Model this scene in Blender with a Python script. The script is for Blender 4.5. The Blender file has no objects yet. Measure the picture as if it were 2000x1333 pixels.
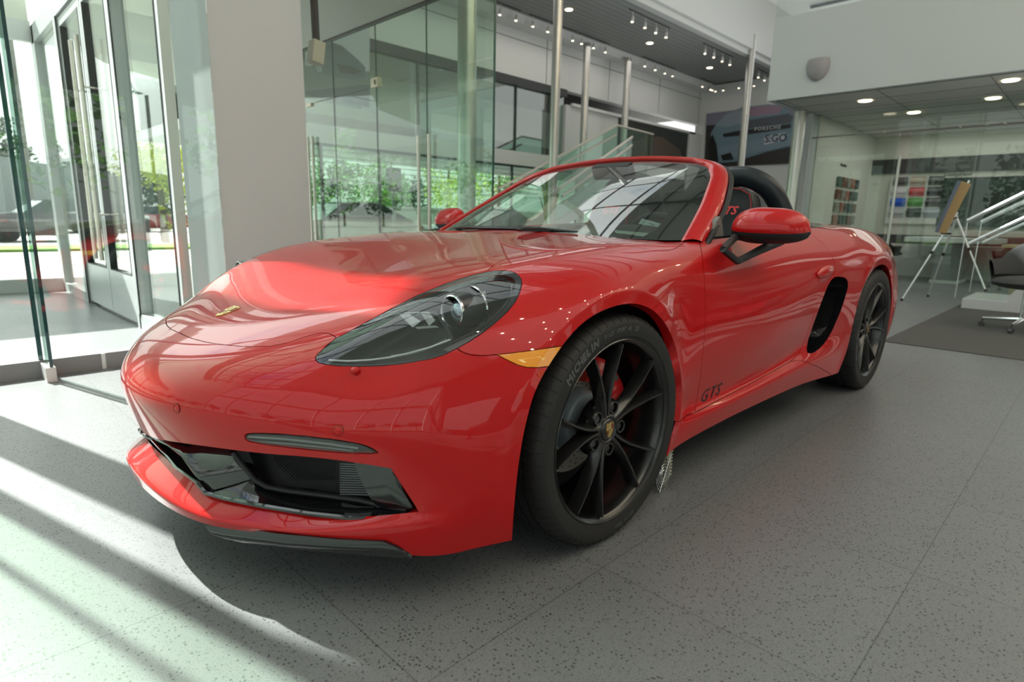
import bpy, bmesh, math, random
import numpy as np
from mathutils import Vector, Matrix
from mathutils.bvhtree import BVHTree
random.seed(7)
SC=bpy.context.scene; COL=SC.collection; PI=math.pi
# ---------------------------------------------------------------- camera
CAMP=(-1.35186193,-1.78225668,0.916818856); YAW,PITCH,ROLL=0.779513611,0.199384054,-0.0203380741; FPX=1161.7325
def _rot(yaw,pitch,roll):
    f=np.array([math.cos(yaw)*math.cos(pitch),math.sin(yaw)*math.cos(pitch),-math.sin(pitch)])
    r=np.array([math.sin(yaw),-math.cos(yaw),0]); d=np.cross(f,r)
    c,s=math.cos(roll),math.sin(roll)
    return np.array([c*r+s*d,-s*r+c*d,f])
RC=_rot(YAW,PITCH,ROLL); CP=np.array(CAMP)
cam=bpy.data.cameras.new('camera'); camo=bpy.data.objects.new('camera',cam); COL.objects.link(camo); SC.camera=camo
camo.matrix_world=Matrix(((RC[0][0],-RC[1][0],-RC[2][0],CP[0]),(RC[0][1],-RC[1][1],-RC[2][1],CP[1]),(RC[0][2],-RC[1][2],-RC[2][2],CP[2]),(0,0,0,1)))
cam.sensor_width=36; cam.lens=36*FPX/2000; cam.dof.use_dof=True; cam.dof.focus_distance=1.95; cam.dof.aperture_fstop=3.2; cam.clip_start=.02; cam.clip_end=500
def project(P):
    q=(np.atleast_2d(np.array(P,float))-CP)@RC.T
    return np.c_[1000+FPX*q[:,0]/q[:,2],666.5+FPX*q[:,1]/q[:,2],q[:,2]]
def ray(u,v): return np.array([(u-1000)/FPX,(v-666.5)/FPX,1.0])@RC
def at(u,v,ax,val):
    # the point on the sight line of a traced outline where one coordinate is known
    d=ray(u,v); t=(val-CP[ax])/d[ax]; return CP+t*d
# ---------------------------------------------------------------- materials
def sinp(n,name,val):
    if name in n.inputs: n.inputs[name].default_value=val
MATS={}
def mat(name,col=(.5,.5,.5),rough=.5,metal=0,coat=0,coat_r=.03,spec=.5,emit=None,estr=0,trans=0,ior=1.45,alpha=1,bump=None,noise=None,sheen=0):
    if name in MATS: return MATS[name]
    m=bpy.data.materials.new(name); m.use_nodes=True; nt=m.node_tree; b=nt.nodes['Principled BSDF']
    sinp(b,'Base Color',(*col,1)); sinp(b,'Roughness',rough); sinp(b,'Metallic',metal); sinp(b,'Coat Weight',coat); sinp(b,'Coat Roughness',coat_r)
    sinp(b,'Specular IOR Level',spec); sinp(b,'Transmission Weight',trans); sinp(b,'IOR',ior); sinp(b,'Alpha',alpha); sinp(b,'Sheen Weight',sheen)
    if emit: sinp(b,'Emission Color',(*emit,1)); sinp(b,'Emission Strength',estr)
    if noise:
        sc,amt=noise
        tc=nt.nodes.new('ShaderNodeTexCoord'); nz=nt.nodes.new('ShaderNodeTexNoise'); nz.inputs['Scale'].default_value=sc; nz.inputs['Detail'].default_value=5
        mx=nt.nodes.new('ShaderNodeMix'); mx.data_type='RGBA'
        mx.inputs['A'].default_value=(*[c*(1-amt) for c in col],1); mx.inputs['B'].default_value=(*[min(1,c*(1+amt)) for c in col],1)
        nt.links.new(tc.outputs['Object'],nz.inputs['Vector']); nt.links.new(nz.outputs['Fac'],mx.inputs['Factor']); nt.links.new(mx.outputs['Result'],b.inputs['Base Color'])
    if bump:
        sc,st=bump
        tc=nt.nodes.new('ShaderNodeTexCoord'); nz=nt.nodes.new('ShaderNodeTexNoise'); nz.inputs['Scale'].default_value=sc; nz.inputs['Detail'].default_value=4
        bp=nt.nodes.new('ShaderNodeBump'); bp.inputs['Strength'].default_value=st; bp.inputs['Distance'].default_value=.002
        nt.links.new(tc.outputs['Object'],nz.inputs['Vector']); nt.links.new(nz.outputs['Fac'],bp.inputs['Height']); nt.links.new(bp.outputs['Normal'],b.inputs['Normal'])
    MATS[name]=m; return m
def glassmat(name,tint=(.88,.95,.91),refl=1.0,base=.045):
    if name in MATS: return MATS[name]
    m=bpy.data.materials.new(name); m.use_nodes=True; nt=m.node_tree; nt.nodes.clear()
    o=nt.nodes.new('ShaderNodeOutputMaterial'); mx=nt.nodes.new('ShaderNodeMixShader'); tr=nt.nodes.new('ShaderNodeBsdfTransparent'); gl=nt.nodes.new('ShaderNodeBsdfGlossy')
    lw=nt.nodes.new('ShaderNodeLayerWeight'); lw.inputs['Blend'].default_value=.5
    pw=nt.nodes.new('ShaderNodeMath'); pw.operation='POWER'; pw.inputs[1].default_value=5
    ma=nt.nodes.new('ShaderNodeMath'); ma.operation='MULTIPLY_ADD'; ma.inputs[1].default_value=(1-base)*refl; ma.inputs[2].default_value=base*refl
    tr.inputs['Color'].default_value=(*tint,1); gl.inputs['Color'].default_value=(1,1,1,1); gl.inputs['Roughness'].default_value=0
    nt.links.new(lw.outputs['Facing'],pw.inputs[0]); nt.links.new(pw.outputs[0],ma.inputs[0]); nt.links.new(ma.outputs[0],mx.inputs[0])
    nt.links.new(tr.outputs[0],mx.inputs[1]); nt.links.new(gl.outputs[0],mx.inputs[2]); nt.links.new(mx.outputs[0],o.inputs['Surface'])
    MATS[name]=m; return m
RED=mat('guards_red_paint',(.46,.005,.006),.36,0,1.0,.012,.08); RED.node_tree.nodes['Principled BSDF'].inputs['Coat IOR'].default_value=1.42
BLKG=mat('gloss_black',(.008,.008,.010),.06,0,1.0,.02)
BLKM=mat('matte_black_plastic',(.010,.011,.013),.55,bump=(400,.2))
BLKS=mat('satin_black',(.012,.012,.013),.33,.3)
DARK=mat('deep_black',(.004,.004,.004),.8)
RUB=mat('tire_rubber',(.013,.013,.014),.62,bump=(250,.15))
RUBL=mat('tire_lettering_rubber',(.085,.085,.088),.45)
CHR=mat('chrome',(.8,.8,.82),.08,1)
STEEL=mat('brushed_steel',(.55,.54,.51),.32,1)
ALU=mat('white_aluminium',(.74,.77,.78),.4,.0,.2)
GREYIN=mat('dark_leather',(.018,.020,.022),.5,bump=(300,.3))
ALC=mat('dark_suede',(.014,.017,.021),.9,sheen=.3)
WHT=mat('white_plaster',(.80,.80,.79),.75)
WPNL=mat('white_metal_panel',(.72,.73,.71),.45)
GLS=glassmat('green_float_glass',(.95,.985,.965))
GLSW=glassmat('windshield_glass',(.68,.76,.72),1.0,.20)
GLSH=glassmat('headlight_lens',(.80,.82,.83),1.0,.07)
# ---------------------------------------------------------------- mesh builder
class MB:
    def __init__(s): s.v=[]; s.f=[]; s.m=[]; s.cm=0
    def add(s,vs,fs):
        n=len(s.v); s.v+= [tuple(map(float,p)) for p in vs]; s.f+=[[i+n for i in f] for f in fs]; s.m+=[s.cm]*len(fs); return s
    def box(s,x0,x1,y0,y1,z0,z1):
        return s.add([(x0,y0,z0),(x1,y0,z0),(x1,y1,z0),(x0,y1,z0),(x0,y0,z1),(x1,y0,z1),(x1,y1,z1),(x0,y1,z1)],
            [(0,3,2,1),(4,5,6,7),(0,1,5,4),(1,2,6,5),(2,3,7,6),(3,0,4,7)])
    def obox(s,c,sx,sy,sz,M=None):
        vs=[Vector((x*sx/2,y*sy/2,z*sz/2)) for z in (-1,1) for x,y in ((-1,-1),(1,-1),(1,1),(-1,1))]
        vs=[(M@v if M else v)+Vector(c) for v in vs]
        return s.add(vs,[(0,3,2,1),(4,5,6,7),(0,1,5,4),(1,2,6,5),(2,3,7,6),(3,0,4,7)])
    def prism(s,poly,vec):
        n=len(poly); vec=Vector(vec); a=[Vector(p) for p in poly]; b=[p+vec for p in a]
        return s.add(a+b,[list(range(n))[::-1],[n+i for i in range(n)]]+[(i,(i+1)%n,n+(i+1)%n,n+i) for i in range(n)])
    def grid(s,G,closed_v=False,closed_u=False,flip=False):
        nu,nv=len(G),len(G[0]); vs=[p for r in G for p in r]; fs=[]
        for i in range(nu if closed_u else nu-1):
            for j in range(nv if closed_v else nv-1):
                a,b,c,d=i*nv+j,((i+1)%nu)*nv+j,((i+1)%nu)*nv+(j+1)%nv,i*nv+(j+1)%nv
                fs.append((a,d,c,b) if flip else (a,b,c,d))
        return s.add(vs,fs)
    def tube(s,pts,r,n=10,closed=False,caps=True,sec=None,up=None):
        P=[Vector(p) for p in pts]; m=len(P); rs=r if isinstance(r,(list,tuple)) else [r]*m
        rings=[]; U=None
        for i in range(m):
            a=P[(i-1)%m] if (closed or i>0) else P[i]; b=P[(i+1)%m] if (closed or i<m-1) else P[i]
            T=(b-a).normalized()
            if U is None:
                U=Vector(up) if up else (Vector((0,0,1)) if abs(T.z)<.9 else Vector((1,0,0)))
            U=(U-T*U.dot(T)).normalized(); B=T.cross(U)
            S=sec or [(math.cos(2*PI*k/n),math.sin(2*PI*k/n)) for k in range(n)]
            rings.append([P[i]+U*(q[0]*rs[i])+B*(q[1]*rs[i]) for q in S])
        k=len(rings[0]); s.grid(rings,closed_v=True,closed_u=closed)
        if caps and not closed:
            s.add(rings[0],[list(range(k))]); s.add(rings[-1],[list(range(k))[::-1]])
        return s
    def lathe(s,prof,o,ax,n=32,a0=0,a1=2*PI):
        # prof : (radius, distance along the axis)
        ax=Vector(ax).normalized(); u=ax.orthogonal().normalized() if abs(ax.y)<.9 else Vector((1,0,0)); w=ax.cross(u); o=Vector(o)
        full=abs(a1-a0-2*PI)<1e-6; N=n if full else n+1
        G=[[o+ax*h+(u*math.cos(a0+(a1-a0)*k/n)+w*math.sin(a0+(a1-a0)*k/n))*r for k in range(N)] for r,h in prof]
        return s.grid(G,closed_v=full)
    def ell(s,c,rx,ry,rz,n=20,m=12,M=None,z0=-1,z1=1):
        G=[]
        for i in range(m+1):
            t=math.asin(z0)+(math.asin(z1)-math.asin(z0))*i/m
            r=[]
            for k in range(n):
                a=2*PI*k/n; v=Vector((rx*math.cos(t)*math.cos(a),ry*math.cos(t)*math.sin(a),rz*math.sin(t)))
                if M: v=M@v
                r.append(v+Vector(c))
            G.append(r)
        return s.grid(G,closed_v=True)
    def merge(s,o,M=None):
        n=len(s.v); s.v+=[tuple((M@Vector(p)) if M else p) for p in o.v]; s.f+=[[i+n for i in f] for f in o.f]; s.m+=[s.cm]*len(o.f) if not any(o.m) else o.m; return s
    def mirror(s):
        o=MB(); o.v=[(x,-y,z) for x,y,z in s.v]; o.f=[list(f)[::-1] for f in s.f]; o.m=list(s.m); return o
    def build(s,name,mats,parent=None,smooth=35,recalc=True,weld=True,bevel=0):
        me=bpy.data.meshes.new(name); me.from_pydata(s.v,[],s.f)
        ms=mats if isinstance(mats,(list,tuple)) else [mats]
        for q in ms: me.materials.append(q)
        if len(ms)>1:
            for p,k in zip(me.polygons,s.m): p.material_index=k
        if recalc or weld:
            bm=bmesh.new(); bm.from_mesh(me)
            if weld: bmesh.ops.remove_doubles(bm,verts=bm.verts,dist=1e-5)
            if recalc: bmesh.ops.recalc_face_normals(bm,faces=bm.faces)
            if bevel: bmesh.ops.bevel(bm,geom=list(bm.edges),offset=bevel,segments=2,affect='EDGES',profile=.6)
            bm.to_mesh(me); bm.free()
        if smooth:
            me.polygons.foreach_set('use_smooth',[True]*len(me.polygons)); me.set_sharp_from_angle(angle=math.radians(smooth))
        o=bpy.data.objects.new(name,me); COL.objects.link(o)
        if parent is not None: o.parent=parent
        return o
def tag(o,label=None,cat=None,group=None,kind=None):
    if label: o['label']=label
    if cat: o['category']=cat
    if group: o['group']=group
    if kind: o['kind']=kind
    return o
def thing(name,label,cat,loc=(0,0,0),group=None,rot=0):
    o=bpy.data.objects.new(name,None); COL.objects.link(o); o.location=loc; o.rotation_euler=(0,0,rot); o.empty_display_size=.1
    return tag(o,label,cat,group)
def struct(name,mb,m,smooth=0,**k):
    o=mb.build(name,m,None,smooth,**k); o['kind']='structure'; return o
def copy_tree(o,parent=None):
    c=o.copy(); COL.objects.link(c); c.parent=parent
    for ch in [x for x in bpy.data.objects if x.parent==o]: copy_tree(ch,c)
    return c
def textmb(s,size=.1,shear=0,extrude=0,spacing=1,bold=0):
    cu=bpy.data.curves.new('t','FONT'); cu.body=s; cu.size=size; cu.shear=shear; cu.extrude=extrude; cu.align_x='CENTER'; cu.align_y='CENTER'; cu.space_character=spacing; cu.offset=bold; cu.resolution_u=3
    o=bpy.data.objects.new('t',cu); COL.objects.link(o)
    dg=bpy.context.evaluated_depsgraph_get(); me=o.evaluated_get(dg).to_mesh()
    r=MB(); r.add([tuple(v.co) for v in me.vertices],[list(p.vertices) for p in me.polygons])
    bpy.data.objects.remove(o); bpy.data.curves.remove(cu); return r
def frame_mat(o,x,y):
    x=Vector(x).normalized(); y=Vector(y); y=(y-x*y.dot(x)).normalized(); z=x.cross(y)
    return Matrix(((x.x,y.x,z.x,o[0]),(x.y,y.y,z.y,o[1]),(x.z,y.z,z.z,o[2]),(0,0,0,1)))
def spline(P,n):
    # Catmull-Rom through points, n samples per segment
    P=[np.array(p,float) for p in P]; Q=[2*P[0]-P[1]]+P+[2*P[-1]-P[-2]]; out=[]
    for i in range(1,len(Q)-2):
        for k in range(n):
            t=k/n; a,b,c,d=Q[i-1],Q[i],Q[i+1],Q[i+2]
            out.append(.5*((2*b)+(-a+c)*t+(2*a-5*b+4*c-d)*t*t+(-a+3*b-3*c+d)*t**3))
    out.append(P[-1]); return out
# ---------------------------------------------------------------- body cage
def body_cage():
    V=[];idx={}
    def v(name,co):
        idx[name]=len(V);V.append(co);return name
    F=[];CR={}
    def face(*n):
        F.append([idx[a] for a in n])
    def crease(a,b,w): CR[tuple(sorted((idx[a],idx[b])))]=w
    # top grid T[i][j]
    Z=lambda x,a:[(x,w,z) for w,z in a]
    T=[
     [(-.852,0,.586),(-.838,.16,.588),(-.79,.32,.589),(-.700,.468,.583),(-.655,.56,.577),(-.612,.635,.562)],
     [(-.62,0,.676),(-.615,.16,.677),(-.59,.33,.676),(-.566,.502,.680),(-.566,.606,.677),(-.528,.682,.598)],
     [(-.45,0,.726),(-.445,.17,.728),(-.43,.35,.731),(-.436,.565,.760),(-.440,.664,.758),(-.424,.760,.674)],
     Z(-.27,[(0,.768),(.18,.770),(.37,.774),(.60,.787),(.69,.790),(.782,.752)]),
     Z(-.13,[(0,.796),(.18,.798),(.38,.801),(.60,.809),(.70,.811),(.795,.780)]),
     Z(0,[(0,.820),(.19,.821),(.39,.822),(.60,.828),(.71,.832),(.80,.802)]),
     Z(.13,[(0,.839),(.19,.840),(.40,.838),(.60,.838),(.71,.842),(.803,.814)]),
     Z(.26,[(0,.856),(.20,.855),(.41,.850),(.60,.845),(.71,.848),(.803,.822)]),
     [(.36,0,.868),(.365,.2,.867),(.385,.42,.860),(.42,.61,.850),(.44,.72,.852),(.43,.805,.828)],
     [(.45,0,.878),(.455,.2,.876),(.49,.43,.867),(.575,.62,.856),(.645,.738,.857),(.62,.805,.834)],
    ]
    for i,r in enumerate(T):
        for j,c in enumerate(r): v('T%d_%d'%(i,j),c)
    for i in range(9):
        for j in range(5): face('T%d_%d'%(i,j),'T%d_%d'%(i+1,j),'T%d_%d'%(i+1,j+1),'T%d_%d'%(i,j+1))
    # front grid rows 1..7
    FR=[None,
     [(-.945,0,.545),(-.932,.16,.548),(-.884,.32,.552),(-.782,.46,.550),(-.715,.565,.540),(-.640,.662,.522)],
     [(-.982,0,.495),(-.970,.16,.499),(-.925,.32,.504),(-.828,.46,.503),(-.748,.58,.492),(-.662,.684,.478)],
     [(-.990,0,.430),(-.978,.16,.435),(-.931,.32,.441),(-.845,.46,.441),(-.760,.585,.436),(-.668,.690,.428)],
     [(-.964,0,.335),(-.952,.16,.352),(-.906,.32,.372),(-.828,.46,.374),(-.745,.583,.371),(-.643,.697,.371)],
     [(-.935,0,.275),(-.922,.16,.266),(-.873,.32,.236),(-.805,.46,.231),(-.722,.583,.227),(-.592,.752,.246)],
     [(-.992,0,.232),(-.978,.16,.220),(-.930,.32,.198),(-.846,.46,.196),(-.756,.587,.200),(-.602,.752,.222)],
     [(-.986,0,.190),(-.970,.16,.183),(-.921,.32,.172),(-.838,.46,.176),(-.745,.59,.176),(-.605,.737,.138)],
    ]
    def fn(r,c): return 'T0_%d'%c if r==0 else 'F%d_%d'%(r,c)
    for r in range(1,8):
        for c in range(6): v(fn(r,c),FR[r][c])
    for r in range(7):
        for c in range(5):
            if r==4: continue     # the grille opening
            face(fn(r,c),fn(r,c+1),fn(r+1,c+1),fn(r+1,c))
    for c in range(5): crease(fn(6,c),fn(6,c+1),.45 if c<4 else .2)
    # side front columns k1, k2(flare), k3 (lip)
    K1=[None,(-.530,.742,.545),(-.535,.782,.485),(-.535,.797,.425),(-.525,.806,.365),(-.505,.818,.270),(-.503,.818,.212),(-.495,.803,.143)]
    K2=[None,(-.405,.830,.612),(-.372,.870,.588),(-.412,.871,.495),(-.435,.870,.395),(-.443,.868,.290),(-.442,.866,.215),(-.435,.853,.156)]
    K3=[None,None,(-.345,.888,.562),(-.384,.886,.478),(-.405,.883,.388),(-.415,.880,.290),(-.416,.876,.215),(-.410,.866,.159)]
    def sn(k,r):
        if r==0: return 'T%d_5'%k
        if k==0: return fn(r,5)
        return 'K%d_%d'%(k,r)
    for k,K in ((1,K1),(2,K2),(3,K3)):
        for r in range(1,8):
            if K[r]: v('K%d_%d'%(k,r),K[r])
    for k in range(2):
        for r in range(7): face(sn(k,r),sn(k+1,r),sn(k+1,r+1),sn(k,r+1))
    for r in range(2,7): face('K2_%d'%r,'K3_%d'%r,'K3_%d'%(r+1),'K2_%d'%(r+1)); crease('K2_%d'%r,'K2_%d'%(r+1),.5)
    # over the front arch : stations 3..8   (r1, flare, lip)
    A={3:((-.285,.842,.695),(-.255,.880,.683),(-.235,.889,.658)),
       4:((-.135,.856,.738),(-.130,.880,.724),(-.120,.890,.692)),
       5:((.0,.860,.757),(.0,.878,.737),(.0,.890,.704)),
       6:((.135,.858,.760),(.135,.874,.709),(.122,.887,.676)),
       7:((.265,.855,.752),(.250,.868,.633),(.228,.884,.600)),
       8:((.390,.852,.735),(.335,.864,.520),(.303,.882,.500))}
    for i,a in A.items():
        for n,c in zip('rfl',a): v('%s%d'%(n,i),c)
    def an(n,i):
        if i==2: return {'r':'K2_1','f':'K2_2','l':'K3_2'}[n]
        return '%s%d'%(n,i)
    for i in range(2,8):
        face('T%d_5'%i,'T%d_5'%(i+1),an('r',i+1),an('r',i))
        face(an('r',i),an('r',i+1),an('f',i+1),an('f',i))
        face(an('f',i),an('f',i+1),an('l',i+1),an('l',i))
        crease(an('f',i),an('f',i+1),.55 if i<7 else .3)
    # rear of the front arch, rows 3..6
    D3={'f':[(.358,.866,.425),(.368,.866,.335),(.362,.872,.270),(.320,.870,.192)],
        'l':[(.332,.882,.410),(.338,.883,.330),(.326,.882,.262),(.285,.875,.190)]}
    for n in 'fl':
        for q,c in enumerate(D3[n]): v('%s8_%d'%(n,q+3),c)
    def bn(n,q): return '%s8'%n if q==2 else '%s8_%d'%(n,q)
    for q in range(2,6): face(bn('f',q),bn('f',q+1),bn('l',q+1),bn('l',q)); 
    # side stations 9.. rows 0..6 ; row b = belt inner
    ST={9:[(.52,.852,.735),(.505,.864,.540),(.500,.860,.425),(.500,.857,.322),(.490,.880,.275),(.460,.868,.204)],
     10:[(.80,.850,.748),(.80,.869,.590),(.80,.862,.440),(.80,.855,.322),(.80,.882,.288),(.80,.872,.214)],
     11:[(1.10,.851,.765),(1.10,.872,.610),(1.10,.862,.460),(1.10,.855,.332),(1.10,.884,.296),(1.10,.873,.213)],
     12:[(1.35,.853,.780),(1.35,.871,.635),(1.35,.858,.480),(1.35,.855,.350),(1.35,.884,.302),(1.35,.873,.211)],
     13:[(1.53,.858,.792),(1.52,.866,.665),(1.48,.850,.510),(1.46,.855,.380),(1.48,.884,.305),(1.50,.874,.206)],
     14:[(1.70,.867,.803),(1.69,.868,.710),(1.63,.846,.560),(1.575,.853,.400),(1.59,.886,.303),(1.64,.878,.198)],
     15:[(1.88,.877,.812),(1.90,.885,.712),(1.84,.880,.545),(1.76,.882,.400),(1.76,.888,.300),(1.79,.882,.189)],
     16:[(2.07,.884,.812),(2.095,.893,.625),(2.040,.891,.490),(2.012,.889,.375),(1.975,.888,.270),(1.90,.884,.184)]}
    R0={9:(.62,.805,.834),10:(.80,.803,.845),11:(1.10,.803,.857),12:(1.35,.800,.869),13:(1.53,.797,.878),14:(1.70,.796,.888),15:(1.88,.796,.897),16:(2.07,.796,.903),
        17:(2.25,.795,.907),18:(2.45,.79,.906),19:(2.66,.778,.899),20:(2.85,.760,.885),21:(3.03,.725,.868),22:(3.20,.67,.85),23:(3.33,.56,.835),24:(3.40,.30,.83),25:(3.42,0,.83)}
    RB={10:(.80,.738,.869),11:(1.10,.738,.881),12:(1.35,.735,.892),13:(1.53,.732,.900),14:(1.70,.728,.908),15:(1.88,.722,.915),16:(2.07,.715,.921),
        17:(2.25,.70,.926),18:(2.45,.69,.925),19:(2.66,.675,.918),20:(2.85,.655,.904),21:(3.03,.62,.886),22:(3.19,.56,.866),23:(3.29,.44,.852),24:(3.35,.24,.848),25:(3.36,0,.848)}
    for i,c in R0.items():
        if i>9: v('s%d_0'%i,c)
    idx['s9_0']=idx['T9_5']; idx['s8_0']=idx['T8_5']
    for i,c in RB.items(): v('s%d_b'%i,c)
    idx['s9_b']=idx['T9_4']
    for i,row in ST.items():
        for q,c in enumerate(row): v('s%d_%d'%(i,q+1),c)
    idx['s8_1']=idx['r8']; 
    for q in range(2,7): idx['s8_%d'%q]=idx[bn('f',q)]
    def quad(i,a,b): face('s%d_%s'%(i,a),'s%d_%s'%(i+1,a),'s%d_%s'%(i+1,b),'s%d_%s'%(i,b))
    for i in range(8,16):
        if i>8: quad(i,'b','0')
        for q in range(6): quad(i,str(q),str(q+1))
        crease('s%d_4'%i,'s%d_4'%(i+1),.35); crease('s%d_5'%i,'s%d_5'%(i+1),.35)
    # lip of rear arch
    RL={2:(2.125,.898,.598),3:(2.078,.895,.480),4:(2.055,.893,.368),5:(2.022,.891,.270),6:(1.945,.886,.184)}
    for q,c in RL.items(): v('m16_%d'%q,c)
    for q in range(2,6): face('s16_%d'%q,'m16_%d'%q,'m16_%d'%(q+1),'s16_%d'%(q+1)); crease('s16_%d'%q,'s16_%d'%(q+1),.4)
    RA={17:((2.25,.890,.812),(2.235,.898,.728),(2.255,.902,.694)),
        18:((2.45,.890,.814),(2.45,.900,.757),(2.45,.903,.718)),
        19:((2.66,.880,.800),(2.675,.896,.694),(2.65,.899,.657)),
        20:((2.84,.862,.770),(2.825,.886,.548),(2.79,.892,.520))}
    for i,a in RA.items():
        v('s%d_1'%i,a[0]);v('s%d_2'%i,a[1]);v('m%d_2'%i,a[2])
    for i in range(16,20):
        quad(i,'b','0');quad(i,'0','1');quad(i,'1','2')
        face('s%d_2'%i,'s%d_2'%(i+1),'m%d_2'%(i+1),'m%d_2'%i); crease('s%d_2'%i,'s%d_2'%(i+1),.55)
    RR={3:((2.870,.880,.430),(2.835,.886,.415)),4:((2.885,.876,.335),(2.850,.882,.330)),5:((2.880,.870,.255),(2.845,.877,.255)),6:((2.85,.862,.190),(2.81,.868,.188))}
    for q,(a,b) in RR.items(): v('s20_%d'%q,a);v('m20_%d'%q,b)
    for q in range(2,6): face('m20_%d'%q,'s20_%d'%q,'s20_%d'%(q+1),'m20_%d'%(q+1)); 
    TL={21:[(3.03,.825,.765),(3.03,.852,.57),(3.04,.852,.44),(3.04,.848,.34),(3.04,.842,.26),(3.03,.83,.20)],
        22:[(3.22,.755,.755),(3.24,.775,.57),(3.25,.777,.44),(3.25,.775,.34),(3.24,.77,.27),(3.22,.755,.21)],
        23:[(3.38,.62,.75),(3.41,.64,.57),(3.42,.64,.44),(3.42,.635,.34),(3.40,.62,.27),(3.38,.61,.22)],
        24:[(3.45,.32,.745),(3.48,.33,.57),(3.49,.33,.44),(3.48,.33,.34),(3.46,.32,.27),(3.43,.31,.22)],
        25:[(3.47,0,.745),(3.50,0,.57),(3.505,0,.44),(3.50,0,.34),(3.48,0,.27),(3.45,0,.22)]}
    for i,row in TL.items():
        for q,c in enumerate(row): v('s%d_%d'%(i,q+1),c)
    for i in range(20,25):
        quad(i,'b','0')
        for q in range(6): quad(i,str(q),str(q+1))
    # rear deck : columns d1,d2,d3 stations 16..25
    for i in range(16,24):
        x,w,z=RB[i]
        for n,(k,dz) in {'d1':(.66,.012),'d2':(.33,.020),'d3':(0,.023)}.items():
            dx=0 if i<21 else (0,.05,.10)[('d1','d2','d3').index(n)]*(i-20)/3*.4
            v('%s_%d'%(n,i),(x+dx if i<23 else x+(0,.01,.015)[('d1','d2','d3').index(n)]-.02*0,w*k,z+dz))
        
    for i in range(16,23):
        for a,b in (('d1','s'),('d2','d1'),('d3','d2')):
            bb=lambda i:('s%d_b'%i if b=='s' else '%s_%d'%(b,i))
            face('%s_%d'%(a,i),'%s_%d'%(a,i+1),bb(i+1),bb(i))
    # close deck to tail
    face('d3_23','s25_b','s24_b','d2_23'); face('d2_23','s24_b','s23_b','d1_23')
    return V,F,CR,idx

def fair(V,F,idx,lam,CR,fixed=()):
    n=len(V); P=np.array(V,float)
    edges=set()
    ec={}
    for f in F:
        for a,b in zip(f,f[1:]+f[:1]):
            k=(min(a,b),max(a,b)); ec[k]=ec.get(k,0)+1
    bnd=set()
    for (a,b),c in ec.items():
        if c==1 and not (V[a][1]==0 and V[b][1]==0): bnd.add(a);bnd.add(b)
    # second differences along grid lines: at each interior vertex pair opposite edges (share no face)
    nb={i:set() for i in range(n)}; vf={i:[] for i in range(n)}
    for k in ec: nb[k[0]].add(k[1]);nb[k[1]].add(k[0])
    for fi,f in enumerate(F):
        for a in f: vf[a].append(set(f))
    creased={}
    for (a,b),w in CR.items(): creased.setdefault(a,[]).append(b);creased.setdefault(b,[]).append(a)
    tri=[]
    for i in range(n):
        L=list(nb[i])
        for x in range(len(L)):
            for y in range(x+1,len(L)):
                a,b=L[x],L[y]
                if not any(a in f and b in f for f in vf[i]): 
                    if i in bnd and not(a in bnd and b in bnd): continue
                    if i in creased and not(a in creased[i] and b in creased[i]): continue
                    tri.append((a,i,b,0))
        if V[i][1]==0 and i not in bnd:
            for a in L:
                if V[a][1]!=0: tri.append((a,i,a,1))
    rows=[]
    A=np.zeros((n*3,n*3))
    def add(i,j,k,mir):
        la=np.linalg.norm(P[i]-P[j]); lb=np.linalg.norm(P[k]-P[j]) if not mir else la
        wa=lb/(la+lb); wb=la/(la+lb); s=1.0/(la*lb)**.5*.15
        for d in range(3):
            r=np.zeros(n*3); r[i*3+d]+=wa; r[j*3+d]-=1
            if mir: r[k*3+d]+= -wb if d==1 else wb
            else: r[k*3+d]+=wb
            rows.append(r*s)
    for t in tri: add(*t)
    R=np.array(rows)
    # third-difference energy: differences of the second differences along a line
    key={}
    for q,(a,i,b,m) in enumerate(tri): key[(i,a)]=(q,1);key[(i,b)]=(q,1)
    R2=[]
    for q,(a,i,b,m) in enumerate(tri):
        for nx in (a,b):
            h=key.get((nx,i))
            if h and h[0]>q:
                for d in range(3): R2.append(R[q*3+d]-R[h[0]*3+d])
    R2=np.array(R2) if R2 else R[:0]
    mu=np.ones(n)
    for i in range(n):
        if i in bnd: mu[i]=8
    for i in fixed: mu[i]=50
    M=np.repeat(mu,3)
    A=lam*(R2.T@R2)+np.diag(M)
    # keep centre vertices on the centre plane
    Q=np.linalg.solve(A,M*P.ravel()).reshape(-1,3)
    for i in range(n):
        if V[i][1]==0: Q[i,1]=0
    return Q
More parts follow.
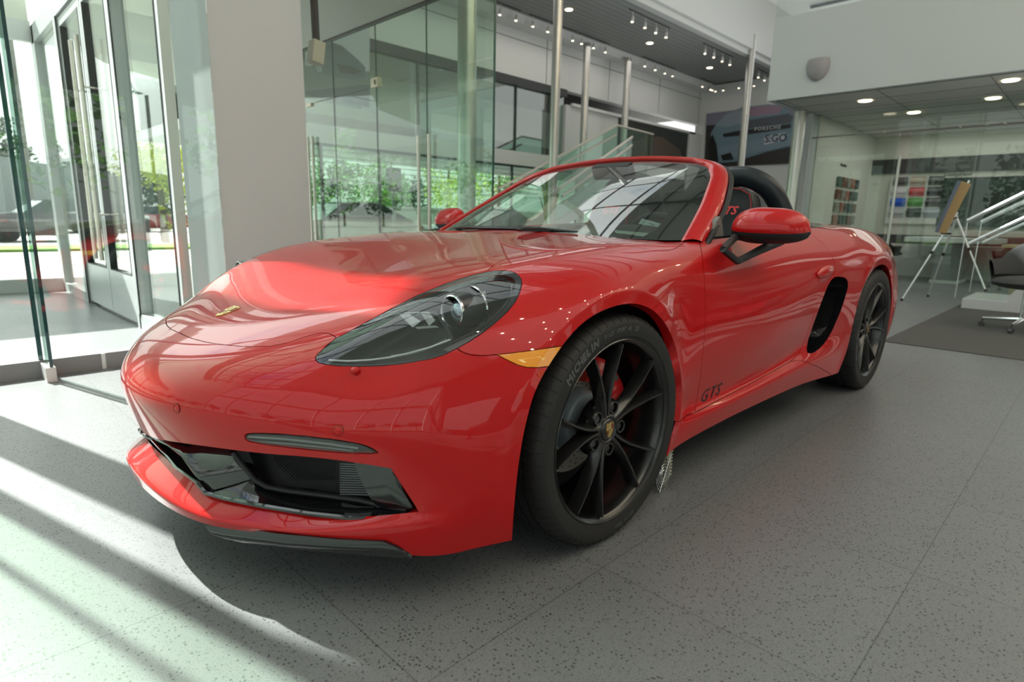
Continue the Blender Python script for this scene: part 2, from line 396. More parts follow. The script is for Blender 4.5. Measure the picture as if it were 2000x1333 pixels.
# ---------------------------------------------------------------- body surface
def half_body(level=3,iters=5):
    V,F,CR,idx=body_cage()
    fixed=[idx['F%d_%d'%(r,c)] for r in (4,5,6,7) for c in range(6)]+[idx['K%d_7'%k] for k in (1,2,3)]
    V=[tuple(map(float,q)) for q in fair(V,F,idx,3,CR,fixed)]
    me=bpy.data.meshes.new('c'); me.from_pydata([(x,-w,z) for x,w,z in V],[],F); me.update()
    o=bpy.data.objects.new('c',me); COL.objects.link(o)
    a1=me.attributes.new('crease_edge','FLOAT','EDGE')
    for i,e in enumerate(me.edges): a1.data[i].value=CR.get(tuple(sorted(e.vertices)),0)
    av=me.attributes.new('crease_vert','FLOAT','POINT')
    for n in ('F4_5','F5_5'): av.data[idx[n]].value=1.0
    mm=o.modifiers.new('m','MIRROR'); mm.use_axis=(False,True,False); mm.use_clip=True; mm.merge_threshold=1e-4
    m=o.modifiers.new('s','SUBSURF'); m.levels=m.render_levels=1; m.use_limit_surface=True; m.boundary_smooth='PRESERVE_CORNERS'
    tgt=np.array([(x,-w,z) for x,w,z in V]); cur=tgt.copy(); n=len(V); ctr=np.array([v[1]==0 for v in V])
    for it in range(iters):
        ev=o.evaluated_get(bpy.context.evaluated_depsgraph_get()); em=ev.to_mesh()
        a=np.empty(len(em.vertices)*3); em.vertices.foreach_get('co',a); a=a.reshape(-1,3)[:n]; ev.to_mesh_clear()
        cur=cur+(tgt-a)*.9; cur[ctr,1]=0
        me.vertices.foreach_set('co',cur.ravel()); me.update()
    m.levels=m.render_levels=level
    ev=o.evaluated_get(bpy.context.evaluated_depsgraph_get()); em=ev.to_mesh()
    bm=bmesh.new(); bm.from_mesh(em); ev.to_mesh_clear()
    for l in list(bm.verts.layers.float.values()): bm.verts.layers.float.remove(l)
    for l in list(bm.edges.layers.float.values()): bm.edges.layers.float.remove(l)
    bmesh.ops.delete(bm,geom=[v for v in bm.verts if v.co.y>1e-5],context='VERTS')
    bpy.data.objects.remove(o)
    bmesh.ops.recalc_face_normals(bm,faces=bm.faces)
    c=[f for f in bm.faces if f.normal.z>.5]; 
    if sum(1 for f in bm.faces if f.calc_center_median().z>.8 and f.normal.z<0)>sum(1 for f in bm.faces if f.calc_center_median().z>.8 and f.normal.z>0):
        bmesh.ops.reverse_faces(bm,faces=bm.faces)
    return bm
HL=[(616,698.5),(617.5,705),(623,709),(640.5,713),(672,715.5),(708,716),(742,715),(775.6,712),(810,707),(843,701),(868,693),(892,681),(916,668),(937.7,654),(959,638),(978,621.6),(993,607),(1005,592),(1012.5,578),(1017,565),(1019,555),(1018,546),(1013,538),(1005,532.4),(996,529.5),(986,528.4),(969,528.5),(951,531),(925,536.5),(897,544.6),(870,554),(843,565),(815,577),(789,590.5),(762,604),(735,619),(708,633),(681,648.6),(657,660.5),(640,673),(627,686),(620,692)]
DRL=[(478,852),(481,849),(490,847),(520,847),(560,849),(600,853),(645,858),(690,865),(712,870),(728,877),(739,885),(720,887),(680,886),(640,883),(590,878),(540,872),(505,867),(486,863),(479,858)]
MARK=[(971,693),(1000,690),(1032,686),(1065,681),(1097,676.5),(1090,690),(1083,703),(1073,716),(1050,718.5),(1029.5,718),(1010.6,713),(989,702.6)]
INTK=[(1624,547),(1630,542),(1638,541),(1647,542),(1653,545),(1656,551),(1656,562),(1648,590),(1641,610),(1633,629),(1626,645),(1617.7,659.5),(1609,672),(1600,681),(1591,688),(1583,690.5),(1577,689),(1575.5,682),(1578.5,664),(1584,648),(1589,633),(1597,611),(1604.6,590),(1611,573),(1617.7,557)]
SEAM_H=[(338,636),(345,646),(358,654.5),(376,662),(398,667.7),(422,672),(447.5,675),(472,677),(497,677.6),(530,676.5),(563,670),(594,659),(622,651),(639,651),(650,655),(657,660.5)]
SHUT=[(951,531),(962,519),(985,508),(1010,500),(1050,489),(1090,482),(1130,479),(1170,478),(1210,480),(1247,484),(1275,489.5),(1292,491),(1308,489.5),(1322,484),(1338,473)]
SEAM_F=[(892,681),(903,688),(919,693.5),(935,695),(950,695),(971,693)]
DOORF=[(1364,460),(1367.5,476.7),(1371.5,500),(1374,524.6),(1376.5,555),(1377.5,581),(1377.5,625),(1374.9,668),(1371,712),(1365,755),(1356.6,807)]
DOORB=[(1356.6,807),(1393,787.5),(1430.6,768),(1465,750),(1496,733),(1522,719),(1543.7,707),(1553,699),(1561,690)]
DOORR=[(1561,690),(1572,664),(1583,633),(1598,590),(1612,557),(1623,541),(1630.8,530),(1631,518),(1626,504),(1613,481),(1598,468),(1584,458),(1572,446)]
SKF=[(1300,843),(1311,832),(1324,825.7),(1331,821),(1337,815),(1346,810),(1356.6,807)]
SKR=[(1543.7,707),(1562,704),(1580,709),(1600,718),(1622,731),(1640,742)]
def inpoly(P,poly):
    x,y=P[:,0],P[:,1]; r=np.zeros(len(P),bool); n=len(poly)
    for i in range(n):
        x0,y0=poly[i]; x1,y1=poly[(i+1)%n]
        if y0==y1: continue
        c=((y0>y)!=(y1>y))&(x<(x1-x0)*(y-y0)/(y1-y0)+x0); r^=c
    return r
def cut_curve(bm,pts,closed,xr):
    segs=list(zip(pts,pts[1:]+([pts[0]] if closed else [])))
    if not closed: segs=segs[:len(pts)-1]
    for a,b in segs:
        P=project([v.co[:] for v in bm.verts]); bm.faces.ensure_lookup_table()
        bm.verts.index_update()
        lo=(min(a[0],b[0])-.4,min(a[1],b[1])-.4); hi=(max(a[0],b[0])+.4,max(a[1],b[1])+.4)
        cand=[]
        for f in bm.faces:
            ii=[v.index for v in f.verts]; v0=f.verts[0].co
            if not (xr[0]<v0.x<xr[1]): continue
            q=P[ii]
            if q[:,0].max()<lo[0] or q[:,0].min()>hi[0] or q[:,1].max()<lo[1] or q[:,1].min()>hi[1]: continue
            cand.append(f)
        if not cand: continue
        n=np.cross(ray(*a),ray(*b)); n/=np.linalg.norm(n)
        es={e for f in cand for e in f.edges}; vs={v for f in cand for v in f.verts}
        bmesh.ops.bisect_plane(bm,geom=list(cand)+list(es)+list(vs),plane_co=Vector(CP),plane_no=Vector(n),dist=1e-5)
def cut_fast(bm,curves):
    # restrict the work to the faces a curve crosses
    for pts,closed,xr in curves: cut_curve(bm,pts,closed,xr)
def finish_panel(bm,inset=.0013,depth=.012,keep=lambda e:False):
    # draws panel edges back a little from the shut line and folds them inwards
    bm.normal_update()
    be=[e for e in bm.edges if e.is_boundary and not (abs(e.verts[0].co.y)<2e-4 and abs(e.verts[1].co.y)<2e-4)]
    off={}; nor={}
    for e in be:
        f=e.link_faces[0]; d=(e.verts[1].co-e.verts[0].co)
        if d.length<1e-7: continue
        n=f.normal; t=n.cross(d).normalized()
        if (f.calc_center_median()-e.verts[0].co).dot(t)<0: t=-t
        for v in e.verts: off[v]=off.get(v,Vector())+t*d.length; nor[v]=v.normal.copy()
    for v,t in off.items():
        if t.length>1e-9:
            t.normalize()
            if abs(v.co.y)<2e-4: t.y=0
            v.co+=t*inset
    r=bmesh.ops.extrude_edge_only(bm,edges=be)
    nv=[g for g in r['geom'] if isinstance(g,bmesh.types.BMVert)]
    old={}
    for v in nv:
        for e in v.link_edges:
            o=e.other_vert(v)
            if o in nor: old[v]=o
    for v in nv:
        if v in old: 
            o=old[v]; t=off.get(o,Vector()); v.co=v.co-nor[o]*depth
            if abs(o.co.y)<2e-4: v.co.y=o.co.y
    for e in be:
        if e.is_valid: e.smooth=False
    return bm
BODY=half_body()
BODY_BVH=BVHTree.FromBMesh(BODY)
def on_body(u,v):
    d=Vector(ray(u,v)).normalized(); h=BODY_BVH.ray_cast(Vector(CP),d)
    if h[0] is None: return None
    n=h[1]; n=-n if n.dot(d)>0 else n
    return h[0],n
cut_fast(BODY,[(HL,True,(-.9,0)),(DRL,True,(-1,-.4)),(MARK,True,(-.6,-.1)),(INTK,True,(1.3,2.2)),(SEAM_H,False,(-1,-.4)),(SHUT,False,(-.5,.8)),(SEAM_F,False,(-.7,-.2)),
  (DOORF,False,(.2,.9)),(DOORB,False,(.2,1.7)),(DOORR,False,(1.1,2.1)),(SKF,False,(.1,.8)),(SKR,False,(1.1,2.1))])
bmesh.ops.remove_doubles(BODY,verts=BODY.verts,dist=.0004)
def classify(bm):
    bm.faces.ensure_lookup_table()
    C=np.array([f.calc_center_median()[:] for f in bm.faces]); P=project(C)[:,:2]; x,y,z=C.T
    reg=np.array(['rear_quarter_panel']*len(C),dtype=object)
    reg[x<1.0]='front_fender'
    hood=SEAM_H+[p for p in HL[::-1][HL[::-1].index((657,660.5)):HL[::-1].index((951,531))+1]][0:0]
    i0=HL.index((657,660.5)); i1=HL.index((951,531)); path=HL[i1:i0+1][::-1]
    hood=SEAM_H[:-1]+path+SHUT[1:]+[(1345,440),(1340,400),(860,380),(200,520)]
    reg[inpoly(P,hood)&(x<.8)]='hood'
    a=HL.index((892,681)); low=HL[:a+1]; last=HL[i0:]
    bump=SEAM_H[:-1]+last+low+SEAM_F[1:-1]+MARK[:5]+[(1110,700),(1110,1250),(50,1250),(50,560)]
    reg[inpoly(P,bump)&(x<-.1)]='front_bumper'
    reg[(x<-.86)&(reg=='front_fender')]='front_bumper'
    door=DOORF+DOORB[1:]+DOORR[1:]+[(1560,380),(1362,380)]
    reg[inpoly(P,door)&(x>.25)&(x<2.1)]='door'
    sk=SKF+DOORB[1:-2]+SKR+[(1640,800),(1290,930)]
    reg[inpoly(P,sk)&(x>.1)&(x<2.0)&(z<.45)]='side_skirt'
    reg[inpoly(P,HL)&(x<0)]='headlight'
    reg[inpoly(P,DRL)&(x<-.4)]='light_strip'
    reg[inpoly(P,MARK)&(x<0)]='side_marker'
    reg[inpoly(P,INTK)&(x>1.2)&(x<2.3)]='intake'
    return reg
REG=classify(BODY)
def region_bm(name):
    bm=BODY.copy(); bm.faces.ensure_lookup_table()
    bmesh.ops.delete(bm,geom=[f for f,r in zip(list(bm.faces),REG) if r!=name],context='FACES')
    return bm
def bm_obj(bm,name,m,parent,mirror=False,both=False,smooth=True):
    b=bm.copy()
    if mirror or both:
        if both:
            d=bmesh.ops.duplicate(b,geom=list(b.verts)+list(b.edges)+list(b.faces)); vs=[g for g in d['geom'] if isinstance(g,bmesh.types.BMVert)]; fs=[g for g in d['geom'] if isinstance(g,bmesh.types.BMFace)]
        else: vs=list(b.verts); fs=list(b.faces)
        for v in vs: v.co.y=-v.co.y
        bmesh.ops.reverse_faces(b,faces=fs)
        if both: bmesh.ops.remove_doubles(b,verts=[v for v in b.verts if abs(v.co.y)<1.5e-3],dist=3e-4)
    me=bpy.data.meshes.new(name); b.to_mesh(me); b.free(); me.materials.append(m)
    me.polygons.foreach_set('use_smooth',[smooth]*len(me.polygons)); me.set_sharp_from_angle(angle=math.radians(40))
    o=bpy.data.objects.new(name,me); COL.objects.link(o); o.parent=parent
    return o
CAR=thing('sports_car','glossy red open-top two-seat sports car with black wheels, parked on grey floor tiles','car',(0,0,0))
PANEL={}
for nm in ('hood','front_bumper','front_fender','door','side_skirt','rear_quarter_panel'):
    b=finish_panel(region_bm(nm),depth=.03 if nm in('front_fender','rear_quarter_panel','front_bumper') else .012)
    if nm in ('hood','front_bumper'): PANEL[nm]=bm_obj(b,nm,RED,CAR,both=True)
    else:
        PANEL[nm]=bm_obj(b,nm,RED,CAR); PANEL[nm+'_r']=bm_obj(b,nm,RED,CAR,mirror=True)
    b.free()
# ---------------------------------------------------------------- lamps and front openings
PWS=[-.8,-.6,-.4,-.2,0,.2,.3,.4,.5,.6,.7,.75,.8,.85,.9]; PXS=[-.53,-.745,-.885,-.955,-.975,-.962,-.935,-.885,-.825,-.745,-.655,-.60,-.53,-.445,-.3]
TT=np.linspace(.6,3,4000)
def nose(u,v,dx=0):
    # where the sight line of a traced outline meets the bumper plan curve moved back by dx
    d=ray(u,v); P=CP+TT[:,None]*d; g=P[:,0]-(np.interp(-P[:,1],PWS,PXS)+dx); k=int(np.argmax(g>0)); p=P[k].copy()
    return p
def ladder(cols,rows=4,thick=None,bulge=0):
    # cols : ((u,v,dx) top, (u,v,dx) bottom)
    G=[]
    for a,b in cols:
        A=nose(*a); B=nose(*b); c=[]
        for i in range(rows+1):
            t=i/rows; p=A*(1-t)+B*t; p[0]-=bulge*math.sin(PI*t); p[1]=min(p[1],0) if p[1]>-.02 else p[1]; c.append(p)
        G.append(c)
    m=MB(); m.grid(G)
    if thick:
        H=[[p+np.array(thick) for p in c] for c in G]; m.grid(H,flip=True)
        for L in ([c[0] for c in G],[c[-1] for c in G]): m.grid([L,[p+np.array(thick) for p in L]])
        for L in (G[0],G[-1]): m.grid([L,[p+np.array(thick) for p in L]])
    return m
def both_sides(mb,name,m,parent,smooth=35,**k):
    a=mb.build(name,m,parent,smooth,**k); mb.mirror().build(name,m,parent,smooth,**k); return a
FB=PANEL['front_bumper']
def C(*q): return [((a[0],a[1],a[2]),(b[0],b[1],b[2])) for a,b in q]
div=ladder(C(((296,832,.045),(300,858,.035)),((334,856,.05),(337,877,.035)),((361,865,.055),(358,896,.038)),((378,867,.065),(384,935,.036)),((396,868,.075),(403,962,.036)),((427,870,.08),(452,948,.045)),((449,875,.085),(497,934,.058))),6,(.03,0,0),.012)
j=div; j.merge(div.mirror()); j.build('grille_surround',BLKG,FB,40)
sh=ladder(C(((402,961,.04),(406,959,.045)),((450,974,.035),(494,934,.062)),((508,987,.035),(510,944,.09)),((560,996,.035),(545,955,.11)),((604,1003,.035),(600,963,.12)),((660,1009,.035),(660,970,.12)),((700,1013,.03),(700,975,.12)),((750,1015,.03),(745,983,.10)),((796,1015,.025),(787,989,.06)),((824,1006,.02),(819,997,.03))),3)
rim=[nose(*q) for q in ((386,944,.03),(402,963,.03),(440,974,.03),(508,988,.03),(604,1004,.03),(700,1014,.028),(760,1017,.025),(800,1015,.02),(825,1006,.014))]
sh.tube(rim,.006,6); both_sides(sh,'intake_shelf',BLKG,FB,40)
rim2=[nose(*q) for q in ((300,862,.03),(320,884,.03),(345,915,.03),(386,944,.03))]
m=MB(); m.tube([np.array((rim2[0][0],0,rim2[0][2]))]+rim2[1:],.004,6); both_sides(m,'grille_edge',BLKG,FB)
fl=ladder(C(((691,903,.06),(736,992,.06)),((715,903,.05),(757,993,.05)),((740,903,.04),(780,994,.04)),((762,905,.025),(800,995,.028)),((776,922,.03),(808,994,.03)),((786,940,.04),(812,993,.04))),4,(.02,.01,0),.006)
both_sides(fl,'intake_flap',BLKG,FB,40)
dk=ladder(C(((455,872,.07),(502,940,.085)),((478,868,.09),(516,951,.09)),((500,870,.13),(535,960,.12)),((530,874,.16),(560,968,.14)),((600,880,.17),(610,974,.15)),((662,886,.17),(664,978,.15)),((735,892,.16),(755,990,.14)),((780,900,.10),(815,998,.08))),8)
both_sides(dk,'intake_duct',BLKM,FB,50)
lip=MB(); lip.tube([nose(*q) for q in ((456,884,.05),(478,914,.055),(498,938,.06),(520,951,.07),(560,959,.08),(640,969,.085),(700,977,.085),(745,987,.075),(795,996,.045))],.0065,8); both_sides(lip,'intake_rim',BLKM,FB)
hc=MB()
for r in range(13):
    for c in range(17):
        v=893+r*3.7; u=522+c*8+(r%2)*4
        if u<522+r*3.6 or u>655 or v>938: continue
        o=Vector(nose(u,v,.152)); a=Vector(nose(u+2.6,v,.152))-o; b=Vector(nose(u,v+1.5,.152))-o
        hc.add([o+a*math.cos(k*PI/3)+b*math.sin(k*PI/3) for k in range(6)],[list(range(6))])
both_sides(hc,'honeycomb_insert',DARK,FB,0,weld=False)
rf=MB()
for k in range(14):
    v=906+k*4.6; a=nose(664,v,.11); b=nose(697+(v-906)*.42,v+1.5,.10)
    if v<975: rf.tube([a,b],.0016,5)
both_sides(rf,'radiator_fins',mat('cooler_aluminium',(.45,.48,.50),.35,.8),FB,0)
cgm=MB(); cgm.grid([[(-.83+.32*(abs(y)/.6)**2,y,z) for z in (.12,.20,.28,.36,.45)] for y in (-.62,-.5,-.34,-.2,-.1,0,.1,.2,.34,.5,.62)]); cgm.grid([[(x,y*(1 if x>-.7 else .75 if x>-.85 else .45),.197) for x in (-.93,-.85,-.75,-.6,-.5)] for y in (-.62,-.3,0,.3,.62)]); cgm.build('centre_grille',BLKM,FB,30)
sp=ladder(C(((396,1016,.012),(399,1022,.012)),((412,1022,.012),(412,1044,.012)),((440,1028,.012),(440,1053,.014)),((476,1032,.012),(476,1061,.016)),((540,1043,-.004),(572,1073,.0)),((604,1049,-.006),(625,1078,.0)),((668,1055,-.008),(668,1082,.0)),((748,1059,-.008),(740,1088,.0)),((775,1070,-.004),(780,1090,.004)),((800,1086,.004),(806,1091,.006))),3,(.12,.03,0),.006)
both_sides(sp,'front_splitter',BLKG,FB,40)
# ---- headlights
def hl_region(cuts):
    b=region_bm('headlight')
    bmesh.ops.triangulate(b,faces=b.faces); bmesh.ops.subdivide_edges(b,edges=list(b.edges),cuts=cuts,use_grid_fill=True)
    bmesh.ops.smooth_vert(b,verts=[v for v in b.verts if not v.is_boundary],factor=.5,use_axis_x=True,use_axis_y=True,use_axis_z=True)
    return b
HOUS=mat('headlight_housing',(.030,.031,.032),.30,.2); HOUSB=mat('headlight_border',(.006,.006,.007),.25)
b=region_bm('headlight'); b2=b.copy(); finish_panel(b2,.0016,.006)
L1=bm_obj(b2,'headlight',GLSH,CAR); L2=bm_obj(b2,'headlight',GLSH,CAR,mirror=True); b2.free()
hb=hl_region(2); hb.normal_update()
bv=[v.co.copy() for v in hb.verts if v.is_boundary]
from mathutils.kdtree import KDTree
kd=KDTree(len(bv))
for i,c in enumerate(bv): kd.insert(c,i)
kd.balance(); DV=Vector((.062,.030,-.058))
dd={v:kd.find(v.co)[2] for v in hb.verts}
for v in hb.verts:
    t=min(1,dd[v]/.034); t=1-(1-t)**2.2
    v.co+=DV*t+Vector((0,0,-.002))
H1=bm_obj(hb,'lamp_housing',HOUS,L1); H2=bm_obj(hb,'lamp_housing',HOUS,L2,mirror=True); hb.free()
# black printed border of the lens, wider towards the rear end
def inside(u,v,depth,body=None):
    h=on_body(u,v); d=Vector(ray(u,v)).normalized(); return h[0]+d*depth
rimp=[]; 
bd=MB(); ring=[]
N=len(HL); cx,cy=830,622
for i,(u,v) in enumerate(HL):
    w=3+9*max(0,min(1,(u-900)/110)); 
    a=Vector((u-cx,v-cy)); n=Vector((HL[(i+1)%N][1]-HL[i-1][1],-(HL[(i+1)%N][0]-HL[i-1][0]))).normalized()
    if n.dot(a)<0: n=-n
    try: ring.append([inside(u-n.x*.3,v-n.y*.3,.0025),inside(u-n.x*w,v-n.y*w,.004)])
    except TypeError: pass
bd.grid(ring,closed_u=True); bd.build('lens_border',HOUSB,L1,30); bd.mirror().build('lens_border',HOUSB,L2,30)
def lampparts(L,mir):
    def put(m,n,mt,s=35):
        (m.mirror() if mir else m).build(n,mt,L,s)
    c=inside(884,609,.030); ax=Vector((1,.04,0)).normalized()
    m=MB(); m.lathe([(.043,.075),(.047,.06),(.046,.03),(.041,.004),(.039,-.002),(.036,0),(.034,.012),(.033,.02)],c,ax,40); put(m,'projector_shroud',mat('lamp_grey',(.05,.052,.055),.28,.5))
    m=MB(); m.lathe([(.0412,.002),(.0412,-.004),(.0385,-.0055),(.0365,-.002),(.0365,.002)],c,ax,40); put(m,'projector_ring',CHR)
    m=MB(); m.ell(tuple(c+ax*.022),.018,.0285,.0285,28,14); put(m,'projector_lens',mat('lens_crystal',(.55,.65,.75),.03,.75,1))
    c2=inside(930,600,.055); m=MB(); m.lathe([(.058,.0),(.0595,.004),(.0565,.008)],c+ax*.06,ax,40); put(m,'rear_ring',CHR)
    q=[inside(*p,.022) for p in ((905,582),(948,568),(950,580),(910,592))]
    m=MB(); m.prism(q,Vector(ray(930,580)).normalized()*.02); put(m,'upper_module',mat('smoked_lamp',(.05,.035,.02),.12,.2,1),0)
    for P in ([(778,613),(796,612),(822,628),(806,640)],[(822,612),(838,611),(850,626),(838,637)],[(788,611),(838,609),(839,611),(789,613)],[(810,639),(850,636),(858,640),(815,643)]):
        m=MB(); m.prism([inside(*p,.030) for p in P],Vector(ray(815,625)).normalized()*.006); put(m,'led_blade',mat('led_diffuser',(.26,.28,.28),.12,.1,1),0)
    pts=[inside(u,v,.014) for u,v in ((642,704),(680,706),(720,704),(760,699),(800,690),(840,679),(880,664))]
    m=MB(); m.tube(pts,.0022,6); put(m,'light_guide',mat('light_guide_clear',(.6,.64,.66),.12,0,1))
    m=MB()
    for k in range(34):
        t=k/33; u=765+105*t; v=696-28*t*t-3*t; m.tube([inside(u,v-2.6,.013),inside(u+1,v+1,.013)],.0006,4)
    put(m,'light_guide_ribs',mat('light_guide_clear'),0)
    pts=[inside(u,v,.045) for u,v in ((690,665),(740,640),(800,618),(850,612),(872,640),(885,665))]
    m=MB(); m.tube(pts,.005,8); put(m,'inner_bezel',mat('lamp_grey'))
    pts=[inside(u,v,.03) for u,v in ((850,583),(900,560),(950,546),(985,545),(1000,556),(1000,575),(985,600),(960,625),(925,650),(880,672))]
    m=MB(); m.tube(pts,.0035,6); put(m,'outer_bezel',mat('lamp_grey'))
lampparts(L1,False); lampparts(L2,True)
# ---- light strips and side markers
b=region_bm('light_strip'); finish_panel(b,.002,.012)
for mir in (False,True):
    o=bm_obj(b,'light_strip',GLSH,CAR,mirror=mir)
    def put(m,n,mt): (m.mirror() if mir else m).build(n,mt,o,30)
    G=[[inside(u,vt-2,.018),inside(u,(vt+vb)/2,.024),inside(u,vb+2,.018)] for u,vt,vb in ((474,850,862),(520,847,871),(600,853,880),(690,865,888),(742,883,887))]
    m=MB(); m.grid(G); put(m,'strip_housing',mat('lamp_grey'))
    m=MB(); m.tube([inside(u,v,.010) for u,v in ((486,853),(560,858),(640,867),(700,876))],.0032,6); put(m,'led_bar',mat('led_diffuser'))
    m=MB(); m.tube([inside(u,v,.012) for u,v in ((486,861),(560,867),(640,875),(690,881))],.002,6); put(m,'led_bar',mat('led_diffuser'))
b.free()
AMB=mat('amber_reflector',(.85,.30,.02),.18,0,1,emit=None)
b=region_bm('side_marker'); finish_panel(b,.001,.012)
for mir in (False,True):
    o=bm_obj(b,'side_marker',AMB,CAR,mirror=mir)
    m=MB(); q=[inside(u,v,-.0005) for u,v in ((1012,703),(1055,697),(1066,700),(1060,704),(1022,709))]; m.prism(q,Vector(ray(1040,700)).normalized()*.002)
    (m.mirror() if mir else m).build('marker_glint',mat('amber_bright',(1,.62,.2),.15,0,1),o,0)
b.free()
tag(L1,'clear smoked teardrop headlamp with round projector nearer the viewer')
# ---- sensors, washer caps, crest
for u,v in ((345,798),(660,841)):
    h=on_body(u,v); m=MB(); m.lathe([(.0115,.0005),(.0115,.0015),(.009,.0015),(.0088,-.001)],h[0],h[1],24); m.lathe([(.0088,.0005),(.006,.0015),(0.0001,.0018)],h[0],h[1],24)
    both_sides(m,'parking_sensor',RED,FB)
    m=MB(); m.lathe([(.0125,.0004),(.0125,.001),(.0114,.0012)],h[0],h[1],24); both_sides(m,'sensor_gap',DARK,FB)
h=on_body(695,725); m=MB(); m.ell(h[0]+h[1]*.004,.011,.011,.009,16,10); both_sides(m,'washer_nozzle',RED,FB)
GOLD=mat('gold_enamel',(.75,.56,.22),.25,.9); CRR=mat('crest_red',(.55,.01,.01),.3,.2); CRB=mat('crest_black',(.01,.01,.01),.3)
def crest(M,w,h,parent,name='crest'):
    # shield with red and black bars in two quarters, antlers in the others and a small centre shield with a horse
    sh=[(-.5,.5),(-.25,.47),(0,.53),(.25,.47),(.5,.5),(.5,.05),(.42,-.2),(.25,-.4),(0,-.55),(-.25,-.4),(-.42,-.2),(-.5,.05)]
    m=MB(); m.prism([M@Vector((x*w,y*h,0)) for x,y in sh],(M.to_3x3()@Vector((0,0,.0016)))); o=m.build(name,GOLD,parent,0)
    def bar(x0,x1,y0,y1,z,mt,n):
        q=MB(); q.prism([M@Vector((x*w,y*h,z)) for x,y in ((x0,y0),(x1,y0),(x1,y1),(x0,y1))],(M.to_3x3()@Vector((0,0,.0005)))); q.build(n,mt,o,0)
    for k in range(3):
        bar(.20+k*.09,.245+k*.09,.04,.40,.0017,CRR if k%2 else CRB,'crest_bar'); bar(-.40+k*.09,-.355+k*.09,-.26+k*.02-.05*k,.0,.0017,CRR if k%2 else CRB,'crest_bar')
    q=MB(); c=[(-.13,.16),(.13,.16),(.13,-.05),(0,-.2),(-.13,-.05)]; q.prism([M@Vector((x*w,y*h,.0017)) for x,y in c],(M.to_3x3()@Vector((0,0,.0007)))); q.build('crest_shield',mat('gold_bright',(.85,.68,.3),.3,.8),o,0)
    q=MB(); c=[(-.03,-.1),(.03,-.08),(.05,.02),(.02,.10),(-.02,.12),(-.05,.05),(-.02,.0)]; q.prism([M@Vector((x*w,y*h,.0025)) for x,y in c],(M.to_3x3()@Vector((0,0,.0004)))); q.build('crest_horse',CRB,o,0)
    for k in range(3):
        bar(-.38,-.18,.14+k*.09,.165+k*.09,.0017,mat('gold_dark',(.35,.22,.06),.35,.8),'antler'); bar(.16,.36,-.12-k*.07,-.10-k*.07,.0017,mat('gold_dark'),'antler')
    return o
h=BODY_BVH.find_nearest(Vector((-.725,0,.65))); n=h[1] if h[1].z>0 else -h[1]; n.y=0; n.normalize()
crest(frame_mat(h[0]+n*.0008,(0,-1,0),(n.z,0,-n.x)),.048,.064,PANEL['hood'])
# ---------------------------------------------------------------- windscreen, mirrors, cabin
OUT=[(.655,-.748,.852),(.78,-.720,.925),(.90,-.690,.996),(1.02,-.645,1.070),(1.09,-.612,1.118),(1.135,-.575,1.152),(1.160,-.530,1.174),(1.172,-.47,1.190),(1.182,-.38,1.206),(1.190,-.2,1.222),(1.193,0,1.228)]
INN=[(.600,-.690,.853),(.725,-.660,.925),(.842,-.628,.992),(.955,-.590,1.060),(1.025,-.565,1.104),(1.075,-.532,1.136),(1.115,-.500,1.158),(1.142,-.455,1.176),(1.160,-.38,1.193),(1.171,-.2,1.210),(1.174,0,1.216)]
O=spline(OUT,5); I=spline(INN,5)
def frame_section(O,I):
    G=[]
    for o,i in zip(O,I):
        o=Vector(o); i=Vector(i); w=(o-i); n=Vector((-.45,0,.89)); n=(n-w.normalized()*n.dot(w.normalized())).normalized(); t=min(.022,w.length*.5)
        G.append([i-n*.004,i+n*.004,i+w*.15+n*.010,i+w*.5+n*.015,i+w*.85+n*.010,o+n*.001,o-n*t*.7,o-w*.3-n*t*1.4,i+w*.1-n*t*1.3])
    return G
m=MB(); m.grid(frame_section(O,I),closed_v=True); mm=m.mirror(); m.merge(mm); WF=m.build('windshield_frame',RED,CAR,50)
m=MB(); pts=[Vector(o)+Vector((.012,-.006,-.012)) for o in O[:34]]; m.tube(pts,.011,8); both_sides(m,'window_seal',BLKM,WF)
base=spline([(.462,0,.874),(.470,-.2,.873),(.500,-.42,.866),(.545,-.58,.860),(.600,-.690,.853)],5)
head=spline([INN[-1],INN[-2],INN[-3],INN[-4],INN[-5],INN[-6]],5)
NB=21
def resample(L,n):
    L=[np.array(p) for p in L]; d=[0]
    for a,b in zip(L,L[1:]): d.append(d[-1]+np.linalg.norm(b-a))
    out=[]
    for k in range(n):
        s=d[-1]*k/(n-1); i=min(len(L)-2,max(0,int(np.searchsorted(d,s))-1)); t=(s-d[i])/max(1e-9,d[i+1]-d[i]); out.append(L[i]*(1-t)+L[i+1]*t)
    return out
side=resample(I[:len(I)-25],9)
B_=resample(base,NB); Hd=resample(head,NB); G=[]
for k in range(NB):
    c=[]; s=k/(NB-1)
    for r in range(9):
        t=r/8; P=B_[k]*(1-t)+Hd[k]*t
        E=side[r]*1.0-(B_[-1]*(1-t)+Hd[-1]*t); P=P+E*s**3+np.array((-.5,0,.87))*.012*math.sin(PI*t)*(1-s**4); c.append(P)
    G.append(c)
m=MB(); m.grid(G); gl=MB(); gl.merge(m); gl.merge(m.mirror()); WG=gl.build('windshield_glass',GLSW,CAR,60)
